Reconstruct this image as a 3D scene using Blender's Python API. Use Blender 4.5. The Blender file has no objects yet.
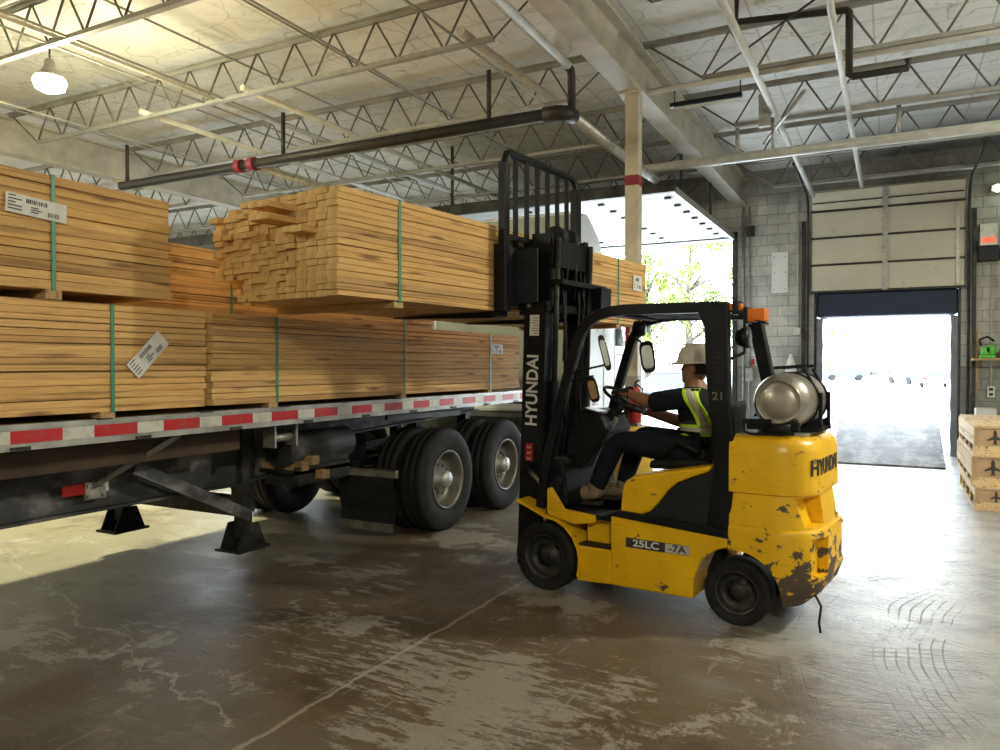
EXPO = .62; LAMP = 600; WORLD = 13
import bpy, bmesh, math, random
from mathutils import Vector, Matrix, noise
random.seed(7)
SC = bpy.context.scene
COL = SC.collection
PI = math.pi
R = math.radians

# ------------------------------------------------------------------ helpers
class MB:
    """collects shapes and links them as one mesh object"""
    def __init__(s): s.v = []; s.f = []; s.sm = []
    def add(s, vs, fs, smooth=False, M=None):
        b = len(s.v)
        for p in vs:
            p = Vector(p)
            s.v.append(tuple(M @ p) if M else tuple(p))
        for f in fs:
            s.f.append([b + i for i in f]); s.sm.append(smooth)
        return s
    def box(s, x0, x1, y0, y1, z0, z1, M=None):
        vs = [(x, y, z) for x in (x0, x1) for y in (y0, y1) for z in (z0, z1)]
        fs = [(0, 1, 3, 2), (4, 6, 7, 5), (0, 4, 5, 1), (2, 3, 7, 6), (0, 2, 6, 4), (1, 5, 7, 3)]
        return s.add(vs, fs, False, M)
    def cbox(s, c, d, M=None):
        return s.box(c[0]-d[0]/2, c[0]+d[0]/2, c[1]-d[1]/2, c[1]+d[1]/2, c[2]-d[2]/2, c[2]+d[2]/2, M)
    def bar(s, p, q, w, h, up=(0, 0, 1)):
        p = Vector(p); q = Vector(q); d = (q - p); L = d.length; d.normalize()
        u = Vector(up)
        if abs(u.dot(d)) > .98: u = Vector((1, 0, 0))
        sd = d.cross(u).normalized(); u = sd.cross(d).normalized()
        vs = []
        for e in (p, q):
            for a, b in ((-1, -1), (1, -1), (1, 1), (-1, 1)):
                vs.append(e + sd*a*w/2 + u*b*h/2)
        return s.add(vs, [(0, 1, 2, 3), (7, 6, 5, 4), (0, 4, 5, 1), (1, 5, 6, 2), (2, 6, 7, 3), (3, 7, 4, 0)])
    def tube(s, pts, r, n=10, caps=True, rad=None):
        pts = [Vector(p) for p in pts]; rings = []
        prev = None
        for i, p in enumerate(pts):
            d = (pts[min(i+1, len(pts)-1)] - pts[max(i-1, 0)])
            if d.length < 1e-9: d = Vector((0, 0, 1))
            d.normalize()
            if prev is None:
                u = Vector((0, 0, 1)) if abs(d.z) < .95 else Vector((1, 0, 0))
            else: u = prev
            u = (u - d*u.dot(d)).normalized(); prev = u
            w = d.cross(u)
            rr = rad[i] if rad else r
            rings.append([p + (u*math.cos(2*PI*k/n) + w*math.sin(2*PI*k/n))*rr for k in range(n)])
        vs = [v for g in rings for v in g]; fs = []
        for i in range(len(rings)-1):
            for k in range(n):
                fs.append((i*n+k, i*n+(k+1) % n, (i+1)*n+(k+1) % n, (i+1)*n+k))
        s.add(vs, fs, True)
        if caps:
            s.add(rings[0], [list(range(n))[::-1]]); s.add(rings[-1], [list(range(n))])
        return s
    def cyl(s, p, q, r, n=20, r2=None):
        return s.tube([p, q], r, n, True, [r, r2 if r2 is not None else r])
    def lathe(s, prof, n=32, M=None, close=False):
        """prof: (radius, height) about local z"""
        vs = []; fs = []
        m = len(prof)
        for r, z in prof:
            for k in range(n):
                a = 2*PI*k/n; vs.append((r*math.cos(a), r*math.sin(a), z))
        for i in range(m-1 if not close else m):
            j = (i+1) % m
            for k in range(n):
                fs.append((i*n+k, i*n+(k+1) % n, j*n+(k+1) % n, j*n+k))
        return s.add(vs, fs, True, M)
    def prism(s, poly, y0, y1, M=None, axis='y'):
        """poly of (a,z) extruded along axis"""
        n = len(poly)
        if axis == 'y': vs = [(a, y0, z) for a, z in poly] + [(a, y1, z) for a, z in poly]
        elif axis == 'x': vs = [(y0, a, z) for a, z in poly] + [(y1, a, z) for a, z in poly]
        else: vs = [(a, z, y0) for a, z in poly] + [(a, z, y1) for a, z in poly]
        fs = [list(range(n)), list(range(2*n-1, n-1, -1))] + [(i, (i+1) % n, n+(i+1) % n, n+i) for i in range(n)]
        return s.add(vs, fs, False, M)
    def loft(s, rings, smooth=True, caps=True):
        n = len(rings[0]); vs = [p for g in rings for p in g]; fs = []
        for i in range(len(rings)-1):
            for k in range(n):
                fs.append((i*n+k, i*n+(k+1) % n, (i+1)*n+(k+1) % n, (i+1)*n+k))
        s.add(vs, fs, smooth)
        if caps:
            s.add(rings[0], [list(range(n))[::-1]]); s.add(rings[-1], [list(range(n))])
        return s
    def mesh(s, name):
        me = bpy.data.meshes.new(name)
        me.from_pydata(s.v, [], s.f)
        me.polygons.foreach_set('use_smooth', s.sm)
        bm = bmesh.new(); bm.from_mesh(me)
        bmesh.ops.remove_doubles(bm, verts=bm.verts, dist=1e-6)
        bmesh.ops.recalc_face_normals(bm, faces=bm.faces)
        bm.to_mesh(me); bm.free()
        return me
    def build(s, name, mat, parent=None, bevel=0, seg=2, auto=True, loc=None, rz=0):
        me = s.mesh(name)
        o = bpy.data.objects.new(name, me)
        mats = mat if isinstance(mat, (list, tuple)) else [mat]
        for m in mats: me.materials.append(m)
        COL.objects.link(o)
        if parent: o.parent = parent
        if loc: o.location = loc
        if rz: o.rotation_euler.z = rz
        if bevel:
            b = o.modifiers.new('b', 'BEVEL'); b.width = bevel; b.segments = seg; b.limit_method = 'ANGLE'
            b.angle_limit = R(40); b.harden_normals = False
        return o

def tag(o, label=None, cat=None, group=None, kind=None):
    if label: o['label'] = label
    if cat: o['category'] = cat
    if group: o['group'] = group
    if kind: o['kind'] = kind
    return o
def empty(name, loc, rz=0, label=None, cat=None, group=None):
    o = bpy.data.objects.new(name, None); COL.objects.link(o)
    o.empty_display_size = .1
    o.location = loc; o.rotation_euler = (0, 0, rz)
    return tag(o, label, cat, group)
def copy_tree(o, parent=None):
    c = o.copy(); COL.objects.link(c); c.parent = parent
    for ch in list(o.children): copy_tree(ch, c)
    return c
def text(name, body, size, M, mat, parent=None, extrude=.001, bold=0, sx=1.0, wrap=None):
    cu = bpy.data.curves.new(name, 'FONT'); cu.body = body; cu.size = size
    cu.align_x = 'CENTER'; cu.align_y = 'CENTER'; cu.extrude = extrude; cu.offset = bold
    cu.resolution_u = 4
    o = bpy.data.objects.new(name, cu); cu.materials.append(mat); COL.objects.link(o)
    dg = bpy.context.evaluated_depsgraph_get(); dg.update()
    me = bpy.data.meshes.new_from_object(o.evaluated_get(dg)); bpy.data.objects.remove(o)
    MM = M @ Matrix.Diagonal((sx, 1, 1, 1))
    for v_ in me.vertices: v_.co = (wrap(v_.co.x*sx, v_.co.y, v_.co.z) if wrap else MM @ v_.co)
    o = bpy.data.objects.new(name, me); COL.objects.link(o)
    if not me.materials: me.materials.append(mat)
    o.parent = parent
    return o
def frame(o, X, Y, Z):
    M = Matrix.Identity(4)
    for i, c in enumerate((X, Y, Z, o)):
        for j in range(3): M[j][i] = c[j]
    return M
def boolean(o, cutter, op='DIFFERENCE'):
    m = o.modifiers.new('c', 'BOOLEAN'); m.object = cutter; m.operation = op; m.solver = 'EXACT'
    dg = bpy.context.evaluated_depsgraph_get(); dg.update()
    me = bpy.data.meshes.new_from_object(o.evaluated_get(dg))
    o.modifiers.clear(); o.data = me
    bpy.data.objects.remove(cutter)
def skin(name, chains, mat, parent=None, sub=2):
    """chains: list of lists of (x,y,z,r); shared points merge"""
    vs = []; es = []; rs = []; idx = {}
    for ch in chains:
        last = None
        for p in ch:
            k = tuple(round(c, 4) for c in p[:3])
            if k not in idx:
                idx[k] = len(vs); vs.append(p[:3]); rs.append(p[3] if isinstance(p[3], tuple) else (p[3], p[3]))
            i = idx[k]
            if last is not None and last != i: es.append((last, i))
            last = i
    me = bpy.data.meshes.new(name); me.from_pydata(vs, es, [])
    o = bpy.data.objects.new(name, me); COL.objects.link(o)
    m = o.modifiers.new('s', 'SKIN'); m.use_smooth_shade = True
    lay = me.skin_vertices[0].data if me.skin_vertices else None
    if lay is None:
        bm = bmesh.new(); bm.from_mesh(me); bm.verts.layers.skin.verify(); bm.to_mesh(me); bm.free()
        lay = me.skin_vertices[0].data
    for i, r in enumerate(rs): lay[i].radius = r
    lay[0].use_root = True
    s2 = o.modifiers.new('u', 'SUBSURF'); s2.levels = s2.render_levels = sub
    dg = bpy.context.evaluated_depsgraph_get(); dg.update()
    new = bpy.data.meshes.new_from_object(o.evaluated_get(dg))
    o.modifiers.clear(); o.data = new
    new.materials.clear(); new.materials.append(mat)
    new.polygons.foreach_set('use_smooth', [True]*len(new.polygons))
    if parent: o.parent = parent
    return o
def arc(cx, cz, r, a0, a1, n):
    return [(cx + r*math.cos(R(a0+(a1-a0)*i/n)), cz + r*math.sin(R(a0+(a1-a0)*i/n))) for i in range(n+1)]

# ------------------------------------------------------------------ materials
class NT:
    def __init__(s, name):
        s.m = bpy.data.materials.new(name); s.m.use_nodes = True
        s.t = s.m.node_tree; s.b = s.t.nodes['Principled BSDF']
        s.tc = None
    def n(s, t, **k):
        x = s.t.nodes.new(t)
        for a, v in k.items():
            if a in x.inputs.keys() and not hasattr(x, a): x.inputs[a].default_value = v
            else: setattr(x, a, v)
        return x
    def l(s, a, b): s.t.links.new(a, b)
    def co(s, kind='Object', scale=(1, 1, 1), rnd=False, rot=(0, 0, 0)):
        tc = s.n('ShaderNodeTexCoord'); mp = s.n('ShaderNodeMapping')
        src = tc.outputs[kind]
        if kind == 'World': pass
        if rnd:
            oi = s.n('ShaderNodeObjectInfo'); ml = s.n('ShaderNodeMath', operation='MULTIPLY'); ml.inputs[1].default_value = 57.0
            s.l(oi.outputs['Random'], ml.inputs[0])
            ad = s.n('ShaderNodeVectorMath', operation='ADD'); s.l(src, ad.inputs[0]); s.l(ml.outputs[0], ad.inputs[1]); src = ad.outputs[0]
        s.l(src, mp.inputs['Vector'])
        mp.inputs['Scale'].default_value = scale; mp.inputs['Rotation'].default_value = rot
        return mp.outputs[0]
    def pos(s, scale=(1, 1, 1), rot=(0, 0, 0), loc=(0, 0, 0)):
        g = s.n('ShaderNodeNewGeometry'); mp = s.n('ShaderNodeMapping'); s.l(g.outputs['Position'], mp.inputs['Vector'])
        mp.inputs['Scale'].default_value = scale; mp.inputs['Rotation'].default_value = rot; mp.inputs['Location'].default_value = loc
        return mp.outputs[0]
    def noise(s, vec, scale=5, detail=4, rough=.5, dist=0):
        x = s.n('ShaderNodeTexNoise'); x.inputs['Scale'].default_value = scale; x.inputs['Detail'].default_value = detail
        x.inputs['Roughness'].default_value = rough; x.inputs['Distortion'].default_value = dist
        s.l(vec, x.inputs['Vector']); return x.outputs['Fac']
    def ramp(s, fac, stops):
        x = s.n('ShaderNodeValToRGB'); cr = x.color_ramp
        while len(cr.elements) < len(stops): cr.elements.new(.5)
        for e, (p, c) in zip(cr.elements, stops):
            e.position = p; e.color = (c[0], c[1], c[2], 1) if not isinstance(c, (int, float)) else (c, c, c, 1)
        s.l(fac, x.inputs[0]); return x.outputs[0]
    def mix(s, fac, a, b, bt='MIX'):
        x = s.n('ShaderNodeMix'); x.data_type = 'RGBA'; x.blend_type = bt
        def put(i, v):
            if isinstance(v, (tuple, list)): x.inputs[i].default_value = (v[0], v[1], v[2], 1)
            elif isinstance(v, (int, float)): x.inputs[i].default_value = v if i == 0 else (v, v, v, 1)
            else: s.l(v, x.inputs[i])
        put(0, fac); put(6, a); put(7, b); return x.outputs[2]
    def math(s, op, a, b=None, c=None):
        x = s.n('ShaderNodeMath', operation=op)
        for i, v in enumerate((a, b, c)):
            if v is None: continue
            if isinstance(v, (int, float)): x.inputs[i].default_value = v
            else: s.l(v, x.inputs[i])
        return x.outputs[0]
    def xyz(s, vec):
        x = s.n('ShaderNodeSeparateXYZ'); s.l(vec, x.inputs[0]); return x.outputs
    def bump(s, h, st=.2, d=.01):
        x = s.n('ShaderNodeBump'); x.inputs['Strength'].default_value = st; x.inputs['Distance'].default_value = d
        s.l(h, x.inputs['Height']); s.l(x.outputs[0], s.b.inputs['Normal'])
    def col(s, c):
        if isinstance(c, (tuple, list)): s.b.inputs['Base Color'].default_value = (c[0], c[1], c[2], 1)
        else: s.l(c, s.b.inputs['Base Color'])
    def rough(s, r):
        if isinstance(r, (int, float)): s.b.inputs['Roughness'].default_value = r
        else: s.l(r, s.b.inputs['Roughness'])
    def metal(s, v): s.b.inputs['Metallic'].default_value = v

def srgb(r, g, b):
    return tuple(((c/255)/12.92 if c/255 <= .04045 else ((c/255+.055)/1.055)**2.4) for c in (r, g, b))
def simple(name, c, rough=.5, metal=0, var=.12, scale=8, bump=0):
    n = NT(name); v = n.co('Object')
    f = n.noise(v, scale, 5, .6)
    lo = tuple(x*(1-var*1.5) for x in c); hi = tuple(min(1, x*(1+var)) for x in c)
    n.col(n.ramp(f, [(.3, lo), (.7, hi)]))
    n.rough(n.math('ADD', n.math('MULTIPLY', f, .2), rough-.1)); n.metal(metal)
    if bump: n.bump(n.noise(v, scale*6, 4), bump, .004)
    return n.m
def dull(m, v=.22):
    m.node_tree.nodes['Principled BSDF'].inputs['Specular IOR Level'].default_value = v; return m
def emit(name, c, st):
    n = NT(name); n.col((0, 0, 0)); n.b.inputs['Emission Color'].default_value = (*c, 1); n.b.inputs['Emission Strength'].default_value = st
    return n.m

def wood(name, a=(.74, .47, .20), b=(.50, .26, .09), axis=1, grain=1.0):
    n = NT(name)
    sc = [9, 9, 9]; sc[axis] = .55
    v = n.co('Object', tuple(sc), rnd=True)
    d = n.noise(v, 1.2, 3, .5, .4)
    w = n.noise(v, 6.0, 5, .65, 1.2)
    c1 = n.ramp(w, [(.28, b), (.5, tuple((x+y)/2 for x, y in zip(a, b))), (.72, a)])
    oi = n.n('ShaderNodeObjectInfo')
    tint = n.ramp(oi.outputs['Random'], [(0, (.46, .38, .29)), (.15, (.74, .64, .52)), (.3, (1, .97, .9)), (.6, (.86, .76, .62)), (.8, (1.0, .93, .74)), (1, (.55, .40, .29))])
    c2 = n.mix(.8, c1, tint, 'MULTIPLY')
    c2 = n.mix(n.math('MULTIPLY', d, .5), c2, (.80, .56, .28))
    sk = [9, 9, 9]; sk[axis] = 1.7
    vo = n.n('ShaderNodeTexVoronoi'); vo.inputs['Scale'].default_value = 1.0; n.l(n.co('Object', tuple(sk), rnd=True), vo.inputs['Vector'])
    kn = n.ramp(vo.outputs['Distance'], [(.08, 1.0), (.22, 0.0)])
    st = [30, 30, 30]; st[axis] = .7
    pit = n.ramp(n.noise(n.co('Object', tuple(st), rnd=True), 1.0, 2, .5), [(.60, 0.0), (.66, 1.0)])
    c3 = n.mix(n.math('MULTIPLY', kn, .8), c2, (.12, .045, .012))
    c3 = n.mix(n.math('MULTIPLY', pit, .6), c3, (.20, .09, .03))
    st2 = [14, 14, 22]; st2[axis] = .35
    wane = n.ramp(n.noise(n.co('Object', tuple(st2), rnd=True), 1.0, 5, .6), [(.60, 0.0), (.64, 1.0)])
    c3 = n.mix(n.math('MULTIPLY', wane, .55), c3, (.30, .15, .05))
    n.col(c3); n.rough(.72); n.bump(w, .25, .004)
    return n.m

M = {}
M['wood'] = wood('pine_lumber', (.88, .60, .245), (.50, .255, .07))
M['wood_end'] = simple('pine_end_grain', (.70, .49, .22), .85, 0, .16, 14)
M['mirror'] = simple('mirror_glass', (.6, .62, .64), .06, 1.0, .05)
M['woodx'] = wood('rough_timber', (.48, .34, .18), (.28, .17, .08), 0)
M['pallet'] = wood('pallet_wood', (.70, .58, .42), (.50, .38, .24), 1)
M['ply'] = simple('plywood', (.42, .28, .17), .7, 0, .25, 5)
M['green_strap'] = simple('green_strapping', (.03, .27, .17), .4, 0, .1)
M['paper'] = simple('paper', (.72, .73, .72), .6, 0, .08, 20)
M['ink'] = simple('ink', (.03, .03, .035), .6)
M['black'] = simple('black_paint', (.007, .009, .013), .42, .0, .3, 5)
M['mast'] = simple('mast_black', (.006, .008, .012), .40, .0, .4, 6)
M['plastic'] = simple('black_plastic', (.009, .011, .014), .5, 0, .2, 12, .2)
M['greyblack'] = simple('grey_black_cover', (.016, .020, .027), .55, 0, .2, 14, .15)
M['rubber'] = simple('tyre_rubber', (.018, .018, .019), .75, 0, .4, 7, .2)
M['steel'] = simple('worn_steel', (.30, .29, .27), .38, .85, .3, 9)
M['dark_steel'] = simple('dark_steel', (.06, .06, .058), .5, .6, .4, 7)
M['alu'] = simple('aluminium', (.42, .43, .42), .42, .6, .25, 5)
M['galv'] = simple('galvanised', (.42, .42, .40), .45, .7, .25, 14)
M['rim'] = simple('painted_rim', (.20, .19, .165), .42, .5, .25, 6)
M['yellow_plain'] = simple('yellow_guard', (.75, .50, .08), .5, 0, .1)
M['white'] = simple('white_paint', (.74, .74, .72), .45, 0, .06, 4)
M['truck_white'] = simple('truck_white', (.66, .70, .70), .3, 0, .05, 3)
M['truck_rear'] = simple('truck_rear_grey', (.22, .235, .21), .45, 0, .08, 3)
M['glass'] = simple('dark_glass', (.02, .03, .03), .08, 0, .1, 3)
M['pipe'] = simple('painted_pipe', (.60, .60, .57), .45, .2, .12, 6)
M['joist'] = simple('painted_joist', (.33, .325, .30), .5, .1, .2, 3)
M['joist_web'] = simple('joist_web', (.15, .145, .13), .5, .1, .3, 3)
M['old_timber'] = simple('old_timber', (.07, .042, .025), .8, 0, .3, 5)
M['dark_pipe'] = simple('black_pipe', (.03, .028, .026), .5, .4, .3, 8)
M['girder'] = simple('beige_girder', (.50, .47, .39), .55, 0, .2, 2.5)
M['column'] = simple('column_paint', (.50, .45, .36), .55, 0, .14, 4)
M['column_low'] = simple('column_grey', (.24, .24, .22), .55, 0, .14, 4)
M['red'] = simple('red_paint', (.42, .018, .022), .5, 0, .15, 6)
M['maroon'] = simple('maroon_tape', (.22, .012, .03), .5, 0, .15, 6)
M['orange'] = simple('orange_lens', (.80, .20, .015), .25, 0, .1, 6)
M['skin'] = simple('skin', (.30, .15, .09), .5, 0, .1, 10)
M['hair'] = simple('dark_hair', (.018, .014, .012), .6)
M['shirt'] = simple('black_shirt', (.008, .011, .016), .85, 0, .2, 9, .3)
M['jeans'] = simple('dark_trousers', (.008, .012, .022), .85, 0, .25, 9, .3)
M['boot'] = simple('suede_boot', (.27, .20, .13), .8, 0, .3, 16, .3)
M['sole'] = simple('boot_sole', (.03, .025, .02), .8)
M['helmet'] = simple('hard_hat_white', (.58, .55, .49), .4, 0, .12, 20)
M['lime'] = simple('lime', (.55, .85, .02), .5, 0, .05)
M['tank'] = simple('tank_aluminium', (.42, .40, .37), .34, .8, .25, 6)
M['brown_leather'] = simple('cardboard', (.35, .22, .11), .7, 0, .2, 9)
M['green_tool'] = simple('green_tool', (.10, .55, .05), .4, 0, .1)
M['car_silver'] = simple('car_silver', (.13, .145, .17), .25, .3, .05)
M['car_green'] = simple('car_green', (.05, .10, .085), .3, .2, .05)
M['car_blue'] = simple('car_blue', (.05, .07, .11), .3, .2, .05)
M['bark'] = simple('bark', (.055, .045, .035), .9, 0, .3, 3)
M['cable'] = simple('cable', (.02, .02, .02), .6)
M['curtain'] = simple('dock_curtain', (.20, .22, .27), .45, 0, .2, 2.5, .3)
M['curtain_head'] = simple('dock_head_pad', (.025, .035, .075), .7, 0, .2, 2.5)
M['red_lens'] = simple('red_lens', (.35, .01, .012), .3)

for k_ in ('black', 'mast', 'plastic', 'greyblack', 'shirt', 'jeans', 'rubber', 'dark_steel', 'cable'): dull(M[k_])
M['door_white'] = simple('door_underside_white', (.42, .43, .43), .5, 0, .06, 4)
# yellow paint with chips
n = NT('yellow_paint'); v = n.co('Object')
base = n.ramp(n.noise(v, 2.5, 4, .6), [(.3, (.76, .43, .004)), (.7, (.90, .54, .010))])
z = n.xyz(v)
rear = n.math('MULTIPLY', n.math('SUBTRACT', n.math('MULTIPLY', z[0], -1), 1.35), .13)       # more wear on the counterweight
low = n.math('MULTIPLY', n.math('SUBTRACT', .66, z[2]), .26)
low = n.math('ADD', n.math('MAXIMUM', low, .0), n.math('MULTIPLY', n.math('LESS_THAN', z[2], .63), .045))
worn = n.math('MULTIPLY', n.math('LESS_THAN', z[0], -1.37), 1.0)
ch = n.noise(n.co('Object', (5, 5, 8)), 1.2, 9, .66, .3)
ch2 = n.math('ADD', ch, n.math('MULTIPLY', worn, n.math('ADD', low, n.math('MULTIPLY', rear, .55))))
mask = n.ramp(ch2, [(.640, 0.0), (.652, 1.0)])
sc = n.ramp(n.noise(n.co('Object', (2, 2, 40)), 1.5, 4, .65), [(.63, 0.0), (.67, .9)])
c = n.mix(mask, base, (.085, .062, .045))
c = n.mix(n.math('MULTIPLY', sc, .45), c, (.20, .12, .03))
dirt = n.ramp(n.noise(v, 6, 5, .7), [(.5, 0.0), (.85, .4)])
c = n.mix(n.math('MULTIPLY', dirt, .5), c, (.28, .17, .03))
n.col(c); n.rough(n.math('ADD', n.math('MULTIPLY', mask, .35), .33)); n.bump(mask, .3, -.002)
M['yellow'] = n.m

# red/white reflective tape along world Y
n = NT('conspicuity_tape')
y = n.xyz(n.pos())[1]
ph = n.math('MODULO', n.math('ADD', y, 10.0 + TAPE if False else 10.0), .457)
red = n.math('LESS_THAN', n.math('MODULO', n.math('ADD', n.math('SUBTRACT', y, 2.70), 45.7), .457), .275)
c = n.mix(red, (.62, .62, .58), (.50, .012, .02))
dirt = n.ramp(n.noise(n.pos((3, 3, 3)), 4, 6, .7), [(.5, 0.0), (.75, .6)])
n.col(n.mix(dirt, c, (.16, .14, .12))); n.rough(.4)
M['tape'] = n.m

# dirty chassis paint with pale patches
n = NT('chassis_paint')
v = n.pos((.8, .8, 1.4)); f = n.noise(v, 2.2, 5, .6)
n.col(n.ramp(f, [(.35, (.018, .019, .022)), (.50, (.05, .052, .058)), (.60, (.20, .205, .215)), (.72, (.06, .06, .065))])); n.rough(.6)
M['chassis'] = n.m

# painted concrete floor
n = NT('warehouse_floor')
g = n.pos(); x, y, zz = n.xyz(g)[:3]
big = n.noise(g, .35, 4, .6)
mid_ = n.noise(g, 1.4, 6, .65)
c = n.ramp(n.math('ADD', n.math('MULTIPLY', big, .5), n.math('MULTIPLY', mid_, .5)), [(.38, (.078, .056, .034)), (.48, (.132, .096, .058)), (.55, (.132, .112, .083)), (.63, (.19, .167, .13))])
gr = n.ramp(n.math('ADD', n.math('ADD', n.math('MULTIPLY', y, .12), n.math('MULTIPLY', x, .16)), n.math('MULTIPLY', n.math('SUBTRACT', big, .5), .9)), [(.34, 0.0), (.74, 1.0)])
c = n.mix(gr, c, n.ramp(n.noise(g, 2.2, 9, .72), [(.38, (.19, .195, .20)), (.6, (.34, .345, .35))]))
lf = n.ramp(n.math('MULTIPLY', n.math('ADD', x, 4.5), -1), [(.0, 0.0), (1.6, 1.0)])
c = n.mix(n.math('MULTIPLY', lf, .7), c, (.27, .255, .18))
inv = n.math('SUBTRACT', 1.0, n.math('MULTIPLY', gr, .75))
# ragged worn islands
def worn_(scale, off, wz, t0, t1, rot=0, st=(1, 1, 1)):
    zone = n.noise(n.pos((1, 1, 1), loc=off), wz, 3, .5)
    fine = n.noise(n.pos(st, (0, 0, R(rot)), off), scale, 11, .78, .15)
    return n.ramp(n.math('ADD', n.math('MULTIPLY', zone, .55), n.math('MULTIPLY', fine, .45)), [(t0, 0.0), (t1, 1.0)])
w1 = worn_(4.0, (3.1, 1.7, 0), .85, .548, .566)
w2 = worn_(6.0, (7.3, 4.2, 0), .6, .555, .57, 25, (.6, 2.2, 1))
pm = n.math('MULTIPLY', n.math('MAXIMUM', w1, w2), inv)
c = n.mix(n.math('MULTIPLY', pm, .56), c, (.38, .365, .33))
dk = worn_(5.0, (1.3, 8.8, 0), .9, .545, .575)
c = n.mix(n.math('MULTIPLY', n.math('MULTIPLY', dk, inv), .5), c, (.075, .058, .042))
# scratches
scr = n.ramp(n.noise(n.pos((.5, 12, 1), (0, 0, R(28))), 2.4, 5, .7, .2), [(.61, 0.0), (.65, 1.0)])
scr2 = n.ramp(n.noise(n.pos((12, .6, 1), (0, 0, R(-12))), 2.0, 5, .7, .2), [(.62, 0.0), (.66, 1.0)])
c = n.mix(n.math('MULTIPLY', n.math('MAXIMUM', scr, scr2), .28), c, (.40, .38, .34))
# tyre arcs: bundles of thin dark lines round turning centres
marks = None
for cx, cy, k_ in ((.1, 7.6, 58.0), (1.9, 9.4, 47.0), (-1.9, 11.2, 44.0), (3.2, 5.0, 52.0), (-5.0, 13.5, 42.0), (.9, 3.2, 48.0), (-.6, 8.6, 62.0)):
    sub = n.n('ShaderNodeVectorMath', operation='DISTANCE'); n.l(g, sub.inputs[0]); sub.inputs[1].default_value = (cx, cy, 0)
    d = n.math('ADD', sub.outputs['Value'], n.math('MULTIPLY', n.noise(g, .7, 2), .30))
    sn = n.math('ABSOLUTE', n.math('SINE', n.math('MULTIPLY', d, k_)))
    cv = n.n('ShaderNodeCombineXYZ'); n.l(n.math('MULTIPLY', d, 2.6), cv.inputs[0]); cv.inputs[1].default_value = cx
    band_ = n.ramp(n.noise(cv.outputs[0], 1.0, 2), [(.52, 0.0), (.60, 1.0)])
    brk = n.ramp(n.noise(g, 1.6, 6, .7), [(.47, 0.0), (.55, 1.0)])
    mk = n.math('MULTIPLY', n.math('MULTIPLY', n.ramp(sn, [(.10, 1.0), (.32, 0.0)]), band_), brk)
    marks = mk if marks is None else n.math('MAXIMUM', marks, mk)
near = n.ramp(n.math('ADD', n.math('MULTIPLY', y, .10), n.math('MULTIPLY', x, .12)), [(.20, 0.15), (.60, 1.0)])
mk_ = n.math('MULTIPLY', marks, near)
c = n.mix(n.math('MULTIPLY', mk_, .6), c, (.06, .06, .064))
ck = n.n('ShaderNodeTexVoronoi', feature='DISTANCE_TO_EDGE'); ck.inputs['Scale'].default_value = 3.4
wv = n.n('ShaderNodeVectorMath', operation='ADD'); n.l(g, wv.inputs[0]); nn = n.n('ShaderNodeTexNoise'); nn.inputs['Scale'].default_value = 3.0; nn.inputs['Detail'].default_value = 5
n.l(g, nn.inputs['Vector']); n.l(nn.outputs['Color'], wv.inputs[1]); n.l(wv.outputs[0], ck.inputs['Vector'])
ckm = n.math('MULTIPLY', n.ramp(ck.outputs['Distance'], [(.006, 1.0), (.02, 0.0)]), n.ramp(n.noise(g, 1.2, 3), [(.5, 0.0), (.6, 1.0)]))
c = n.mix(n.math('MULTIPLY', ckm, .45), c, (.07, .065, .06))
jn = n.math('ABSOLUTE', n.math('ADD', n.math('ADD', x, 2.53), n.math('MULTIPLY', n.math('SUBTRACT', n.noise(g, 5, 5, .7), .5), .09)))
c = n.mix(n.math('MULTIPLY', n.ramp(jn, [(.006, 1.0), (.020, 0.0)]), .55), c, (.42, .39, .33))
jn2 = n.math('ABSOLUTE', n.math('ADD', n.math('SUBTRACT', y, 12.0), n.math('MULTIPLY', n.noise(g, 4, 4, .7), .04)))
c = n.mix(n.math('MULTIPLY', n.ramp(jn2, [(.008, 1.0), (.02, 0.0)]), .5), c, (.05, .05, .05))
line = n.math('ADD', n.math('ADD', n.math('MULTIPLY', x, .31), y), -1.66)
cr = n.math('ABSOLUTE', n.math('ADD', line, n.math('MULTIPLY', n.math('SUBTRACT', n.noise(g, 1.8, 6, .6), .5), .75)))
crm = n.math('MULTIPLY', n.ramp(cr, [(.004, 1.0), (.012, 0.0)]), n.math('LESS_THAN', x, -2.7))
c = n.mix(n.math('MULTIPLY', crm, .6), c, (.42, .39, .34))
n.col(c)
rg = n.ramp(mid_, [(.3, .40), (.7, .62)])
rg = n.mix(n.math('MULTIPLY', pm, .8), rg, .62)
rg = n.mix(n.math('MULTIPLY', gr, .85), rg, n.math('ADD', .22, n.math('MULTIPLY', n.noise(g, 2.6, 8, .75), .24)))
n.rough(n.mix(n.math('MULTIPLY', mk_, .7), rg, .6)); n.b.inputs['Specular IOR Level'].default_value = .5
hgt = n.math('SUBTRACT', n.noise(g, 9, 9, .75), n.math('ADD', n.math('MULTIPLY', mk_, .6), n.math('MULTIPLY', ckm, .5)))
n.bump(hgt, .35, .012)
M['floor'] = n.m

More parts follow.
